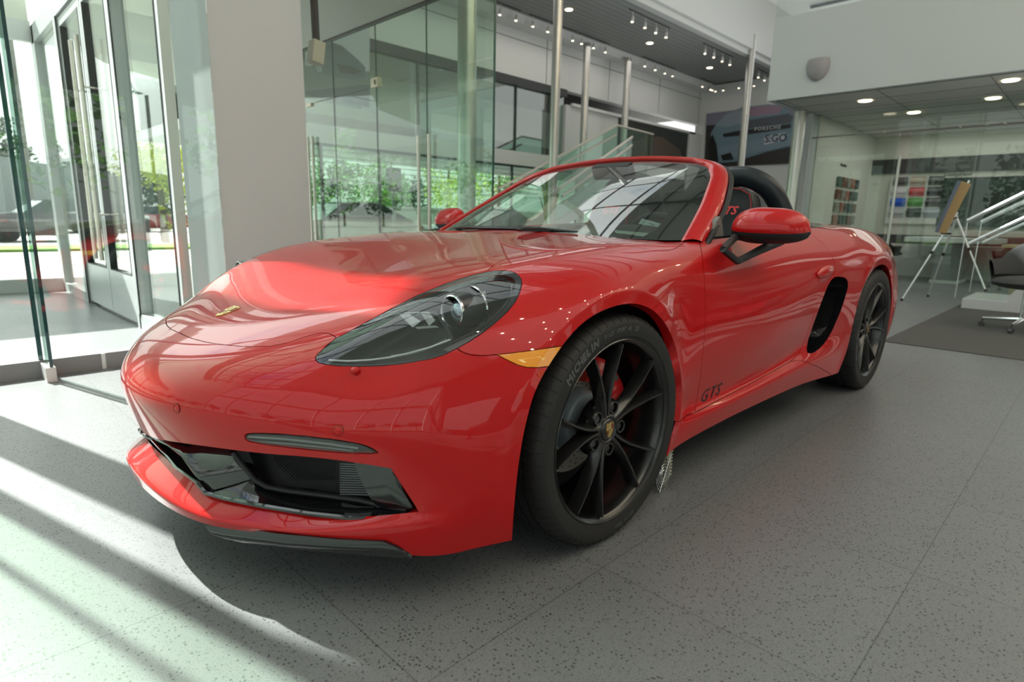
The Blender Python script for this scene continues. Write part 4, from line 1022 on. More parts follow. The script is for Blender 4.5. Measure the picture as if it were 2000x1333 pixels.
# roof above the hall: glazed field with beams, closed strips added to cut sunlight
shell('wall_roof_sun_strips',(-2.2,2.6,5.4,6.56,7.5,7.7),(2.6,20.6,5.8,6.56,7.5,7.7),(2.6,6.6,.4,3.3,7.5,7.7),(-2.2,2.6,6.56,7.6,7.5,7.7),(-9,-2.2,5.4,6.25,7.5,7.7),(-2.85,-2.52,6.25,7.6,7.5,7.7),(-9,20.6,-9,.4,7.5,7.7),(6.6,20.6,.4,5.8,7.5,7.7),m=WHT)
q=MB()
for k in range(22): q.box(-8.4+k*1.3,-8.34+k*1.3,.4,5.8 if k>8 else 5.4,7.42,7.49)
for y in (1.2,2.4,3.6,4.8): q.box(-9,6.6,y-.03,y+.03,7.43,7.495)
struct('trim_7',q,mat('skylight_frame',(.16,.17,.18),.5))
q=MB(); q.box(-9,2.6,.4,5.4,7.50,7.51); q.box(2.6,6.6,.4,5.8,7.50,7.51); struct('window_1',q,glassmat('skylight_glass',(.90,.94,.93),.6,.04))
shell('wall_south',(-9,20.6,-9.2,-9,0,.5),(-9,20.6,-9.2,-9,3.4,7.6),*[(x,x+1.1,-9.2,-9,.5,3.4) for x in (-9,-5.2,-1.4,2.4,6.2,10,13.8,17.6)],m=mat('south_wall_grey',(.30,.30,.30),.7))
q=MB(); q.box(-9,20.6,-9.1,-9.09,.5,3.4); struct('window_2',q,GLS)
# west front: glazing with mullions
shell('wall_west',(-9.2,-9,-9,2.4,0,.25),(-9.2,-9,-9,2.4,4.2,4.5),(-9.2,-9,-9,2.4,7.2,7.6),*[(-9.15,-9.05,y,y+.08,0,7.5) for y in (-9,-7,-5,-3,-1,1,2.3)],m=ALU)
q=MB(); q.box(-9.11,-9.1,-9,2.4,.25,7.3); struct('window_3',q,GLS)
# ---- glazed front at y = 2.38
KERB=mat('kerb_grey',(.26,.26,.27),.45)
shell('baseboard_front',(-9,-.62,2.38,2.46,0,.094),(-.60,.14,2.38,2.46,0,.094),m=KERB)
q=MB(); q.box(-.62,-.60,2.375,2.46,0,.093); q.box(-1.24,-1.225,2.375,2.46,0,.093); struct('trim_8',q,mat('joint_light',(.75,.78,.76),.3))
q=MB(); q.box(-.895,.14,2.405,2.417,.094,3.0); q.box(-1.60,-.905,2.405,2.417,.094,3.0); struct('window_4',q,GLS)
q=MB(); q.box(-.895,20.6-18,2.405,2.417,3.3,7.5); q.box(-1.60,-.905,2.405,2.417,3.0,7.5); q.box(-1.70,-1.60,2.405,2.417,.1,7.5); q.box(-.895,.14,2.405,2.417,3.0,3.3); struct('window_5',q,GLS)
q=MB(); q.box(-9,-1.75,2.405,2.417,.094,7.5); struct('window_6',q,glassmat('deep_green_glass',(.74,.85,.76)))
shell('trim_9',(-1.755,-1.70,2.36,2.46,0,7.5),(-1.90,-1.882,2.40,2.43,0,7.5),m=ALU)
q=MB(); q.lathe([(.107,0),(.107,7.5)],(-1.493,2.55,0),(0,0,1),40); tag(q.build('round_column',STEEL,None,40),'round steel column standing behind the left glass wall outside the picture edge','column')
# structural glass fin with its shoe
GF=mat('glass_edge_dark',(.02,.07,.075),.08,.2,1)
t=thing('glass_fin','tall upright glass fin with dark edges held in a silver shoe at left','glass fin',(-.88,2.3,0))
def loc(o,t): o.parent=t; o.matrix_parent_inverse=Matrix.Translation(-Vector(t.location)); return o
q=MB(); q.box(-.886,-.874,2.215,2.40,.06,7.4); loc(q.build('fin_glass',glassmat('fin_glass',(.80,.93,.88)),None,0),t)
q=MB(); q.box(-.888,-.872,2.211,2.217,.06,7.4); loc(q.build('fin_edge',GF,None,0),t)
q=MB(); q.box(-.912,-.890,2.398,2.404,.09,7.4); loc(q.build('joint_seal',GF,None,0),t)
q=MB(); q.box(-.908,-.862,2.205,2.38,0,.083); loc(q.build('fin_shoe',mat('shoe_aluminium',(.70,.68,.66),.4,.3),None,0,bevel=.002),t)
# white column
shell('wall_pier',(.14,.765,2.42,3.1,0,7.5),m=mat('pier_white',(.56,.58,.59),.6))
q=MB(); q.box(.765,2.6,2.405,2.417,0,3.05); struct('window_7',q,GLS)
# ---- entrance lobby: doors at x = -.05, glass at y = 7
DF=mat('door_frame_silver',(.70,.73,.74),.35,.25); GSK=mat('gasket_black',(.012,.018,.02),.5)
shell('trim_10',(-.10,.0,2.46,7.0,2.72,2.90),(-.10,.0,6.86,7.04,0,2.9),(-.10,.0,5.60,5.72,0,2.72),(-.10,.0,3.66,3.76,0,2.72),(-.10,.0,5.7,6.9,0,.10),(-.10,.0,2.5,3.7,0,.12),(-.10,-.04,2.54,2.60,0,2.72),m=DF)
shell('trim_11',(-.105,-.03,2.60,2.615,0,2.72),(-.105,-.095,3.645,3.66,.1,2.72),(-.105,-.095,5.585,5.6,0,2.72),m=GSK)
q=MB(); q.box(-.055,-.045,5.72,6.86,.1,2.72); q.box(-.055,-.045,2.62,3.66,.12,2.72); struct('window_8',q,GLS)
shell('trim_12',(-9,-.1,6.96,7.04,0,.15),(-9,-.1,6.96,7.04,2.74,2.92),(-9,-.1,6.96,7.02,2.92,2.95),(-2.6,-2.5,6.96,7.04,0,2.8),(-5.0,-4.9,6.96,7.04,0,2.8),m=DF)
q=MB(); q.box(-9,-.1,6.995,7.005,.15,2.74); struct('window_9',q,GLS)
for i,(y0,y1) in enumerate(((3.78,4.63),(4.65,5.58))):
    q=MB(); q.box(-.085,-.03,y0,y1,.03,.42); q.box(-.085,-.03,y0,y1,2.62,2.70); q.box(-.085,-.03,y0,y0+.07,.42,2.62); q.box(-.085,-.03,y1-.07,y1,.42,2.62)
    d=struct('door_%d'%(i+1),q,DF)
    g=MB(); g.box(-.06,-.053,y0+.07,y1-.07,.42,2.62); g.build('door_glass',GLS,d,0)
    g=MB()
    for a,b in ((y0+.07,y0+.078),(y1-.078,y1-.07)): g.box(-.088,-.03,a,b,.42,2.62)
    g.box(-.088,-.03,y0+.07,y1-.07,.415,.423); g.build('door_gasket',GSK,d,0)
    hy=y1-.10 if i==0 else y0+.12; g=MB(); g.tube([(-.15,hy,.50),(-.15,hy,2.35)],.019,14); g.tube([(-.15,hy,.9),(-.06,hy,.9)],.009,8); g.tube([(-.15,hy,1.95),(-.06,hy,1.95)],.009,8); g.build('door_handle',mat('satin_steel',(.72,.66,.60),.3,1),d,30)
    g=MB(); g.box(-.092,-.085,(y0+.02 if i==0 else y1-.055),(y0+.055 if i==0 else y1-.02),1.42,1.52); g.build('door_lock',mat('lock_grey',(.2,.2,.2),.4,.6),d,0)
# canopies outside with a curved edge
q=MB(); P=[(.0,2.46),(2.58,2.46),(2.58,9.9),(1.6,9.6),(.9,8.8),(.4,7.8),(.0,7.2)]; q.prism([(x,y,3.04) for x,y in P],(0,0,.35)); struct('trim_13',q,PALE)
q=MB(); P=[(-.2,7.9),(-.5,9.3),(-1.5,10.6),(-3.2,11.6),(-7,12.2),(-9,12.2),(-9,7.9)]; q.prism([(x,y,3.35) for x,y in P],(0,0,.4)); struct('trim_14',q,PALE)
q=MB(); q.box(-9,-.1,7.04,7.25,2.95,3.3); struct('trim_15',q,PALE)
# ---- glass screen at x = 2.6 with pair of doors
q=MB(); q.box(2.595,2.605,2.42,10,0,2.36); q.box(2.595,2.605,2.42,10,2.37,3.03); struct('window_10',q,glassmat('screen_glass',(.82,.92,.86),1.0,.06))
shell('trim_16',(2.57,2.63,2.42,10,3.02,3.06),m=mat('dark_track',(.05,.055,.05),.4))
shell('wall_over_screen',(2.5,2.6,2.42,10.2,3.39,7.5),m=WHT)
q=MB(); q.box(2.59,2.61,2.413,2.421,0,3.04)
for y in (3.42,4.35,5.3): q.box(2.593,2.607,y-.003,y+.003,0,3.02)
struct('trim_17',q,mat('glass_edge_green',(.03,.10,.08),.15))
def obj_thing(nm,lb,ct,mb,m,s=35,g=None,**k): return tag(mb.build(nm,m,None,s,**k),lb,ct,g)
q=MB(); 
for y in (3.34,3.52): q.tube([(2.56,y,.25),(2.56,y,1.77)],.018,12); q.tube([(2.56,y,.5),(2.60,y,.5)],.008,6); q.tube([(2.56,y,1.55),(2.60,y,1.55)],.008,6)
obj_thing('pull_handle','pair of tall upright steel pull bars on the glass screen doors','door handle',q,mat('satin_steel'))
q=MB(); 
for y in (5.95,5.83): q.tube([(2.56,y,.3),(2.56,y,1.95)],.018,12); q.tube([(2.56,y,.6),(2.60,y,.6)],.008,6); q.tube([(2.56,y,1.7),(2.60,y,1.7)],.008,6)
obj_thing('pull_handle','pair of steel pull bars on the glass screen nearest the white pier','door handle',q,mat('satin_steel'))
q=MB(); q.box(2.57,2.63,4.28,4.42,2.36,2.46); q.box(2.555,2.57,4.33,4.38,2.38,2.43); obj_thing('glass_clamp','square beige metal patch fitting joining the tall glass panes','clamp',q,mat('beige_metal',(.55,.50,.40),.35,.8),0,bevel=.004)
q=MB(); q.box(2.575,2.625,5.86,6.0,2.33,2.37); obj_thing('glass_clamp','small flat metal clip on the glass screen beside the white pier','clamp',q,mat('beige_metal'),0)
# camera box under the soffit
t=thing('security_camera','beige box camera hanging under the soffit beside the white pier','camera',(1.0,2.9,3.04))
cb=at(617,95,1,2.9)
q=MB(); q.obox((cb[0],2.9,cb[2]-.03),.10,.10,.17,Matrix.Rotation(.15,3,'Y')); loc(q.build('camera_body',mat('camera_beige',(.66,.62,.52),.5),None,0,bevel=.008),t)
q=MB(); q.tube([(cb[0]+.02,2.93,cb[2]+.05),(cb[0]+.02,2.95,3.05)],.03,10); q.box(cb[0]-.06,cb[0]+.08,2.9,3.0,3.0,3.04); loc(q.build('camera_bracket',BLKM,None,30),t)
# ---- round columns inside
def column(x,y,r,z,label,z0=0):
    t=thing('round_column',label,'column',(x,y,0)); q=MB(); q.lathe([(r,z0),(r,z)],(0,0,0),(0,0,1),40); q.build('column_shaft',STEEL,t,40)
    q=MB(); q.lathe([(r,z0),(r+.02,z0),(r+.02,z0+.03),(r,z0+.03)],(0,0,0),(0,0,1),40); q.build('column_collar',STEEL,t,30)
column(3.64,4.0,.114,7.5,'thick round steel column behind the glass screen corner')
column(6.40,5.0,.075,7.6,'slim full-height steel pole standing behind the windshield')
column(12.7,9.4,.10,5.8,'round steel column by the panelled wall, left of the stair top')
column(14.7,9.4,.10,5.8,'round steel column behind the stair landing')
column(16.95,6.62,.105,6.4,'tall slim steel column in front of the big car picture')
column(9.15,2.12,.093,2.75,'steel column under the corner of the white upper floor')
# ---- upper floor at right, office below it
shell('wall_gallery',(8.0,8.12,-9,2.2,2.75,3.88),(8.12,13.2,2.08,2.2,2.75,3.88),m=mat('gallery_white',(.62,.65,.66),.6))
shell('ceiling_office',(8.1,13.2,-9,2.1,2.75,2.9),m=mat('ceiling_tile',(.62,.62,.58),.8))
q=MB()
for k in range(9): q.box(8.12+k*.62,8.128+k*.62,-9,2.1,2.746,2.75)
for k in range(10): q.box(8.12,13.2,2.0-k*1.22,2.008-k*1.22,2.746,2.75)
struct('trim_18',q,mat('joint_grey'))
shell('wall_upper_office',(12.9,13.1,-9,2.2,3.88,7.5),m=mat('upper_white',(.75,.75,.72),.7))
shell('wall_office_back',(13.1,13.25,-9,2.1,0,2.75),m=mat('office_wall',(.66,.65,.58),.7))
shell('wall_office_left',(9.72,13.1,2.0,2.1,0,2.75),m=mat('office_wall'))
shell('trim_19',(13.04,13.1,-9,2.0,2.02,2.30),m=mat('dark_valance',(.045,.045,.045),.5))
shell('trim_20',(13.0,13.1,-9,2.0,.62,.80),m=mat('dark_ledge',(.05,.05,.05),.4))
shell('trim_21',(9.40,9.72,2.02,2.30,0,2.75),m=mat('pier_white'))
q=MB(); q.box(9.5,9.51,.75,2.02,0,2.35); q.box(9.5,9.51,-9,.6,0,2.35); q.box(9.5,9.51,-9,2.02,2.36,2.74); struct('window_11',q,glassmat('office_glass',(.90,.95,.92),1.0,.03))
q=MB(); q.box(8.0,8.01,-9,2.2,3.88,4.7); struct('window_12',q,GLS)
q=MB(); q.tube([(9.44,2.0,2.36),(9.44,-6,2.36)],.012,8)
for y in (1.55,.95,.0,-.3,-.5): q.ell((9.44,y,2.36),.025,.025,.025,10,6)
obj_thing('sliding_door_rail','thin round rail with roller fittings across the office glass','rail',q,STEEL)
q=MB(); q.tube([(9.46,.70,.02),(9.46,.70,2.0)],.022,12); obj_thing('pull_handle','upright steel pull bar on the office glass door behind the rear fender','door handle',q,STEEL)
t=at(1598,132,0,8.0); q=MB(); q.ell((7.99,t[1],t[2]+.02),.10,.155,.20,24,12,None,-1,.45); obj_thing('wall_lamp','grey rounded half-shell wall fixture on the white upper-floor front','wall lamp',q,mat('speaker_grey',(.36,.34,.36),.5),50)
# swatch wall
sw=[[(.10,.10,.10),(.42,.33,.25),(.05,.06,.055)],[(.55,.55,.55),(.5,.02,.03),(.03,.03,.035)],[(.02,.10,.5),(.06,.25,.02),(.025,.018,.02)],[(.40,.43,.44),(.01,.015,.015),(.30,.33,.36)]]
bd=thing('sample_board','pale wall board of paint and leather samples behind the easel','board',(13.03,1.14,1.47)); q=MB(); q.box(13.03,13.05,.65,1.63,1.02,1.93); loc(q.build('board_panel',mat('board_white',(.62,.62,.58),.6),None,0),bd)
names=[['charcoal','tan','black and grey'],['silver','bright red','black'],['bright blue','green','dark brown'],['pale grey','deep black','blue-grey']]
rows=['top row','second row','third row','bottom row']
for r in range(4):
    for c in range(3):
        y=1.56-c*.30; z=1.86-r*.205; col=sw[r][c]; q=MB()
        q.grid([[(13.0+.022*math.cos(a),y,z-.09+.17*k/8) for k,a in enumerate([j*PI/8*2 for j in range(9)])],[(13.0+.022*math.cos(a),y-.25,z-.09+.17*k/8) for k,a in enumerate([j*PI/8*2 for j in range(9)])]])
        q.box(13.01,13.03,y-.25,y,z-.09,z+.08)
        obj_thing('colour_sample','%s sample plate in the %s of the office sample board, %s'%(names[r][c],rows[r],('left column','middle column','right column')[c]),'sample',q,mat('sample_%d_%d'%(r,c),col,.3,.0,.4),40,'colour samples on the wall board')
t=thing('wall_screen','large dark television screen on the office back wall','television',(13.05,-.1,1.44)); q=MB(); q.box(13.03,13.08,-2.6,.74,.98,1.90); loc(q.build('screen_frame',BLKM,None,0),t); q=MB(); q.box(13.025,13.03,-2.58,.72,1.0,1.88); loc(q.build('screen_surface',mat('screen_dark',(.02,.03,.025),.12),None,0),t)
T=textmb('Configurator',.085,0,.001,1,.001); M=frame_mat((13.09,.52,1.965),(0,-1,0),(0,0,1)); q=MB(); q.merge(T,M); obj_thing('wall_lettering','small black word Configurator above the dark office screen','lettering',q,mat('black_lettering'),0)
T=textmb('Manufaktur',.08,0,.001,1,.001); M=frame_mat((11.2,1.99,2.06),(1,0,0),(0,0,1)); q=MB(); q.merge(T,M); obj_thing('wall_lettering','small black word on the left office wall seen through the glass','lettering',q,mat('black_lettering'),0)
# shelf samples on the left office wall
for r in range(5):
    for c in range(5):
        x=10.9+c*.26; z=.75+r*.23; q=MB(); q.box(x,x+.2,1.95,1.99,z,z+.17)
        col=[(.05,.05,.05),(.16,.06,.04),(.28,.10,.06),(.04,.07,.05),(.22,.20,.16)][(r*2+c*3)%5]
        obj_thing('leather_sample','small upholstery sample on the left office wall','sample',q,mat('leather_%d'%((r*2+c*3)%5),col,.6),0,'upholstery samples on the left office wall')
# ---- carpet, furniture at right
q=MB(); q.box(4.235,9.45,-7,-.56,0,.006); obj_thing('floor_mat','dark grey carpet laid over the tiles in front of the stairs','carpet',q,mat('carpet_grey',(.085,.085,.08),.9,noise=(60,.3),bump=(500,.5)),0)
def desk():
    t=thing('office_desk','white-topped desk with grey pedestal behind the easel','desk',(11.9,.3,0)); q=MB(); q.box(11.2,12.6,-.45,.85,.70,.78); loc(q.build('desk_top',mat('desk_white',(.68,.70,.70),.4),None,0),t)
    q=MB(); q.box(11.3,12.2,.02,.38,.05,.70); loc(q.build('pedestal',mat('pedestal_grey',(.22,.24,.25),.5,noise=(30,.2)),None,0),t); q=MB(); q.box(11.28,12.22,.0,.40,0,.05); loc(q.build('plinth',mat('desk_white'),None,0),t)
desk()
q=MB(); q.box(12.65,13.0,-6,2.0,.0,.62); obj_thing('low_cabinet','long low white cabinet along the office back wall','cabinet',q,mat('cabinet_white',(.62,.62,.58),.5),0)
FAB=mat('chair_fabric_grey',(.055,.056,.058),.85,noise=(200,.15)); BRN=mat('chair_leather_brown',(.035,.028,.020),.45)
def tub_chair(x,y,rot,m,label,seat_h=.46,back=.80,w=.60,name='swivel_chair'):
    t=thing(name,label,'chair',(x,y,0),None,rot)
    q=MB(); G=[]
    for i in range(21):
        a=-2.15+4.3*i/20; e=math.cos(a); top=back-(.20 if abs(a)>1.5 else .20*(abs(a)/1.5)**3); r=w/2
        G.append([(r*.86*e*-1*1.0,r*.86*math.sin(a),seat_h-.05),(-r*.98*e,r*.98*math.sin(a),seat_h+.10),(-r*1.03*e,r*1.03*math.sin(a),top-.02),(-r*1.0*e,r*1.0*math.sin(a),top),(-r*.93*e,r*.93*math.sin(a),top-.03),(-r*.84*e,r*.84*math.sin(a),seat_h+.05)])
    q.grid(G); q.build('chair_shell',m,t,50)
    q=MB(); q.ell((.02,0,seat_h-.01),w*.45,w*.43,.065,24,10); q.build('seat',m,t,50)
    q=MB(); q.tube([(0,0,.10),(0,0,seat_h-.05)],.028,12); q.build('gas_column',CHR,t,40)
    for k in range(4):
        a=k*PI/2+.4; d=Vector((math.cos(a),math.sin(a),0)); l=q=MB(); q.tube([d*.02+Vector((0,0,.11)),d*.30+Vector((0,0,.085))],[.020,.013],8); q.build('base_arm',CHR,t,40)
        q=MB(); p=d*.30; s=Vector((-d.y,d.x,0)); q.lathe([(0,-.012),(.024,-.012),(.027,-.008),(.027,.008),(.024,.012),(0,.012)],(p.x,p.y,.027),s,16); q.tube([p+Vector((0,0,.09)),p+Vector((0,0,.03))],.008,6); q.build('caster',mat('caster_grey',(.10,.10,.11),.4,.5),t,40)
    return t
tub_chair(5.90,-1.30,2.6,FAB,'grey fabric swivel chair at the right edge, on chromed feet with castors',.46,.85,.62)
tub_chair(12.05,1.32,-.9,BRN,'dark leather swivel chair left of the office desk',.46,.80,.62)
tub_chair(10.85,-.75,2.4,BRN,'dark leather swivel chair right of the desk, half hidden by the stairs',.46,.80,.62)
# easel with a board
t=thing('easel','aluminium tripod easel standing right of the car','easel',(8.2,-.1,0))
top=np.array((8.35,-.22,1.38)); hub=np.array((8.30,-.28,.93))
def leg(a,b,n='easel_leg'):
    q=MB(); a=Vector(a); b=Vector(b); mid=a.lerp(b,.45); q.tube([a,mid],.013,8); q.tube([mid,b],.010,8); o=loc(q.build(n,mat('easel_aluminium',(.75,.77,.78),.35,.7),None,30),t)
    f=MB(); f.tube([b,b+(b-a).normalized()*-.03],.016,8); loc(f.build('rubber_foot',RUB,o,30),t) if False else f.build('rubber_foot',RUB,o,30)
    f=MB(); f.lathe([(.018,-.02),(.018,.02)],mid,(b-a),10); f.build('leg_clamp',BLKM,o,30)
Hb=at(1862,430,0,8.2); F1=at(1760,588,2,.0); F2=at(1812,580,2,0); F3=np.array((8.3,-.95,0.0)); F3=at(1925,568,0,8.0); F3[2]=0.02
H1=at(1868,425,0,8.15)
leg(H1+np.array((0,0,.06)),F1); leg(H1+np.array((.02,0,.02)),F2); leg(H1,at(1926,570,0,7.66))
M1=at(1893,353,0,7.95); M0=at(1845,458,0,8.05)
q=MB(); q.tube([M0,M1],.011,8); loc(q.build('easel_mast',mat('easel_aluminium'),None,30),t)
q=MB(); q.tube([at(1838,456,0,7.98),at(1858,457,0,7.98)],.012,8); q.tube([at(1868,425,0,8.1),at(1858,430,0,8.0)],.012,6); loc(q.build('board_rest',BLKM,None,30),t)
q=MB(); P=[at(1833,454,0,7.92),at(1848,456,0,7.95),at(1897,360,0,7.95),at(1878,354,0,7.92)]; q.prism([P[0],P[1],P[2],P[3]],(-.012,.03,.0)); bd=obj_thing('display_board','brown-backed board leaning on the aluminium easel','board',q,mat('board_brown',(.36,.24,.11),.7),0)
q=MB(); P=[at(1830,452,0,7.88),at(1833,454,0,7.92),at(1878,354,0,7.92),at(1874,353,0,7.88)]; q.prism(P,(-.014,.02,.0)); q.build('board_face',mat('board_edge_blue',(.10,.13,.18),.4),bd,0)
# stairs at right: low white plinth, sloping handrails
STW=mat('stair_white',(.66,.68,.70),.35)
t=thing('staircase','white stair start with sloping silver handrails at the right edge','stairs',(7.6,-1.2,0))
q=MB(); q.box(7.45,8.5,-1.05,-.62,0,.12); loc(q.build('plinth',STW,None,0,bevel=.005),t)
q=MB(); P=[(7.47,-1.0,.0),(7.47,-1.0,.13),(7.47,-1.12,.30),(7.47,-3.2,1.55),(7.47,-3.2,1.05),(7.47,-1.35,0)]; q.prism(P,(1.0,0,0)); loc(q.build('stair_block',STW,None,0),t)
for x in (7.46,8.50):
    a=at(1890,432,0,7.46); b=at(2000,378,0,7.46); d=(b-a); dx=x-7.46
    q=MB(); q.tube([(x,a[1],a[2]),(x,a[1]+d[1]*4,a[2]+d[2]*4)],.024,12); q.tube([(x,a[1],a[2]),(x,a[1],.12)],.006,6); r=loc(q.build('handrail',mat('rail_silver',(.72,.75,.77),.3,.6),None,30),t)
    q=MB(); q.tube([(x,a[1]-.05,a[2]-.26),(x,a[1]-.05+d[1]*4,a[2]-.26+d[2]*4)],.02,12); loc(q.build('handrail',mat('rail_silver'),None,30),t)
    q=MB(); q.prism([(x+.02,a[1]-.02,.1),(x+.02,a[1]-.02,a[2]-.05),(x+.02,a[1]+d[1]*4,a[2]+d[2]*4-.05),(x+.02,a[1]+d[1]*4,.1)],(.01,0,0)); loc(q.build('stair_glass',GLS,None,0),t)
q=MB(); q.box(8.9,9.6,-3.2,-.75,.70,.735); q.box(9.0,9.5,-3.1,-2.9,0,.7); q.box(9.0,9.5,-1.0,-.9,0,.7); obj_thing('counter_table','long pale counter table beyond the stair rails','table',q,mat('table_oak',(.50,.42,.25),.4),0)
q=MB(); q.box(9.1,9.4,-1.55,-1.25,.735,.76); q.ell((9.25,-1.4,.775),.14,.12,.02,16,8); obj_thing('model_tray','small red tray lying on the counter beyond the rails','tray',q,mat('tray_red',(.7,.03,.02),.3),30)
# ---- stairs and gallery along the back wall
SG=glassmat('stair_glass',(.70,.86,.78),1.0,.06)
t=thing('gallery_stair','glass-sided stair climbing to the gallery before the panelled wall','stairs',(11,8.4,0))
def rail(a,b,r=.03,n='handrail'): q=MB(); q.tube([a,b],r,10); return loc(q.build(n,mat('rail_warm',(.62,.58,.50),.3,.6),None,30),t)
rail((8.3,8.3,1.62),(12.76,8.3,3.536)); rail((9.3,7.4,1.62),(12.2,7.4,3.1)); rail((12.76,8.3,3.536),(14.6,8.3,3.50)); rail((8.6,8.3,1.5),(12.76,8.3,3.30)); rail((9.5,7.4,1.5),(12.2,7.4,2.9))
for y in (8.3,7.4):
    q=MB(); q.prism([(8.4,y,.55),(8.4,y,1.6),(12.76,y,3.5),(14.6,y,3.5),(14.6,y,2.45),(12.76,y,2.45)] if y>8 else [(9.0,y,.85),(9.0,y,1.5),(12.2,y,3.05),(12.2,y,2.2)],(0,.012,0)); loc(q.build('stair_glass',SG,None,0),t)
q=MB(); q.prism([(8.2,7.45,.4),(12.8,7.45,2.45),(14.6,7.45,2.45),(14.6,7.45,2.2),(12.8,7.45,2.2),(8.2,7.45,.15)],(0,.8,0)); loc(q.build('stair_flight',STW,None,0),t)
shell('trim_22',(13.0,15.0,7.4,10,2.2,2.45),m=WHT)
q=MB(); q.box(2.6,20.5,10.1,10.112,0,2.41); struct('window_13',q,glassmat('wall_glass',(.82,.90,.84),1,.05))
q=MB(); q.box(2.6,12.6,10.1,10.112,2.77,4.45); q.box(12.6,20.5,10.1,10.112,0,2.41); struct('window_14',q,glassmat('gallery_glass',(.70,.80,.74),1,.14))
q=MB()
for x in (3.2,4.25,4.9,6.3,7.7,9.1,10.5,11.9,13.3,14.7,16.1,17.5): q.box(x,x+.05,10.06,10.12,0,2.41)
for x in (4.2,7.4,10.6): q.box(x,x+.035,10.06,10.12,2.77,4.45)
struct('trim_23',q,mat('mullion_dark',(.06,.09,.08),.4))
shell('trim_24',(2.6,20.5,10.08,10.12,2.36,2.41),m=mat('mullion_dark'))
# upper room behind the gallery glass
shell('floor_gallery',(2.6,20.6,10.25,14,2.5,2.7),m=mat('gallery_floor',(.25,.26,.25),.5))
shell('ceiling_gallery',(2.6,20.6,10.25,14,4.9,5.0),m=mat('gallery_ceiling',(.05,.055,.055),.6))
shell('wall_gallery_back',(2.6,20.6,13.9,14,3.4,4.9),m=mat('gallery_wall',(.70,.74,.70),.7)); shell('wall_gallery_low',(2.6,20.6,13.7,13.8,2.7,3.6),m=mat('gallery_dark',(.07,.08,.075),.6))
# window to the right of the stair with a dark car display
shell('trim_25',(12.8,20.0,9.9,10.0,4.22,4.30),(19.6,20.6,9.9,10.0,0,4.3),m=WHT)
q=MB(); q.box(15.2,19.6,9.96,9.99,0,4.2); struct('window_15',q,mat('dark_backing',(.05,.055,.05),.15))
q=MB(); q.prism([(15.4,9.93,2.9),(15.9,9.93,3.5),(16.8,9.93,3.85),(17.8,9.93,3.9),(19.0,9.93,3.6),(19.4,9.93,3.2),(19.4,9.93,2.5),(15.4,9.93,2.5)],(0,.02,0)); obj_thing('wall_picture','dim brown picture of a car roof on the dark wall window','picture',q,mat('dim_brown',(.12,.09,.07),.4),0)
# upper left big picture and far picture
def picture(nm,label,corners,axis,val,layers,nrm):
    t=thing(nm,label,'picture',tuple(at(*corners[0],axis,val)))
    def poly(px,m,k,name):
        q=MB(); P=[at(u,v,axis,val)+np.array(nrm)*.004*k for u,v in px]; q.prism(P,tuple(np.array(nrm)*-.003)); return loc(q.build(name,m,None,0),t)
    poly(corners,layers[0][1],0,'picture_board')
    for k,(px,m,name) in enumerate(layers[1:]): poly(px,m,k+1,name)
    return t
A=lambda n,c=None,r=.35: mat('print_'+n,c,r)
picture('wall_picture','large picture of a blue-silver sports car tail on the far end wall',[(1380,222),(1565,200),(1556,319),(1375,327)],0,20.55,
 [(None,A('dark',(.04,.035,.035))),
 ([(1380,222),(1565,200),(1562,235),(1378,245)],A('haze',(.25,.24,.33)),'picture_sky'),
 ([(1392,300),(1388,262),(1400,240),(1420,222),(1450,210),(1500,204),(1535,207),(1545,225),(1558,240),(1552,285),(1500,296),(1435,316),(1405,318)],A('steel_blue',(.20,.30,.36)),'picture_body'),
 ([(1398,245),(1420,222),(1448,214),(1452,240),(1420,248)],A('pale_blue',(.32,.38,.44)),'picture_fender'),
 ([(1455,212),(1500,206),(1530,208),(1522,222),(1465,228)],A('mauve',(.38,.25,.33)),'picture_glass'),
 ([(1455,236),(1540,222),(1550,228),(1545,240),(1460,252)],A('spoiler',(.10,.11,.13)),'picture_spoiler'),
 ([(1412,262),(1440,256),(1545,242),(1545,250),(1440,266),(1414,268)],A('lightbar',(.02,.02,.025)),'picture_light_bar'),
 ([(1400,290),(1432,282),(1552,258),(1548,284),(1440,306),(1408,312)],A('bumper',(.24,.33,.40)),'picture_bumper'),
 ([(1408,304),(1428,298),(1434,312),(1412,314)],A('black',(.015,.015,.015)),'picture_exhaust'),
 ([(1392,262),(1400,282),(1404,318),(1388,322),(1384,285)],A('black'),'picture_wheel'),
 ([(1493,268),(1534,259),(1533,274),(1493,284)],A('plate',(.62,.64,.68)),'picture_plate')],(-1,0,0))
T=textmb('S:GO',.34,0,.001,1,.01); q=MB(); a=at(1516,271,0,20.55); q.merge(T,frame_mat((20.505,a[1],a[2]),(0,-1,-.0),(0,0,1))); obj_thing('plate_lettering','dark letters on the number plate in the far wall picture','lettering',q,mat('ink_dark',(.05,.06,.12),.5),0)
T=textmb('PORSCHE',.17,0,.001,1.35,.006); q=MB(); a=at(1500,251,0,20.55); q.merge(T,frame_mat((20.49,a[1],a[2]),(0,-1,.0),(0,0,1))); obj_thing('car_lettering','pale brand letters on the dark light bar in the far wall picture','lettering',q,mat('ink_pale',(.6,.6,.62),.5),0)
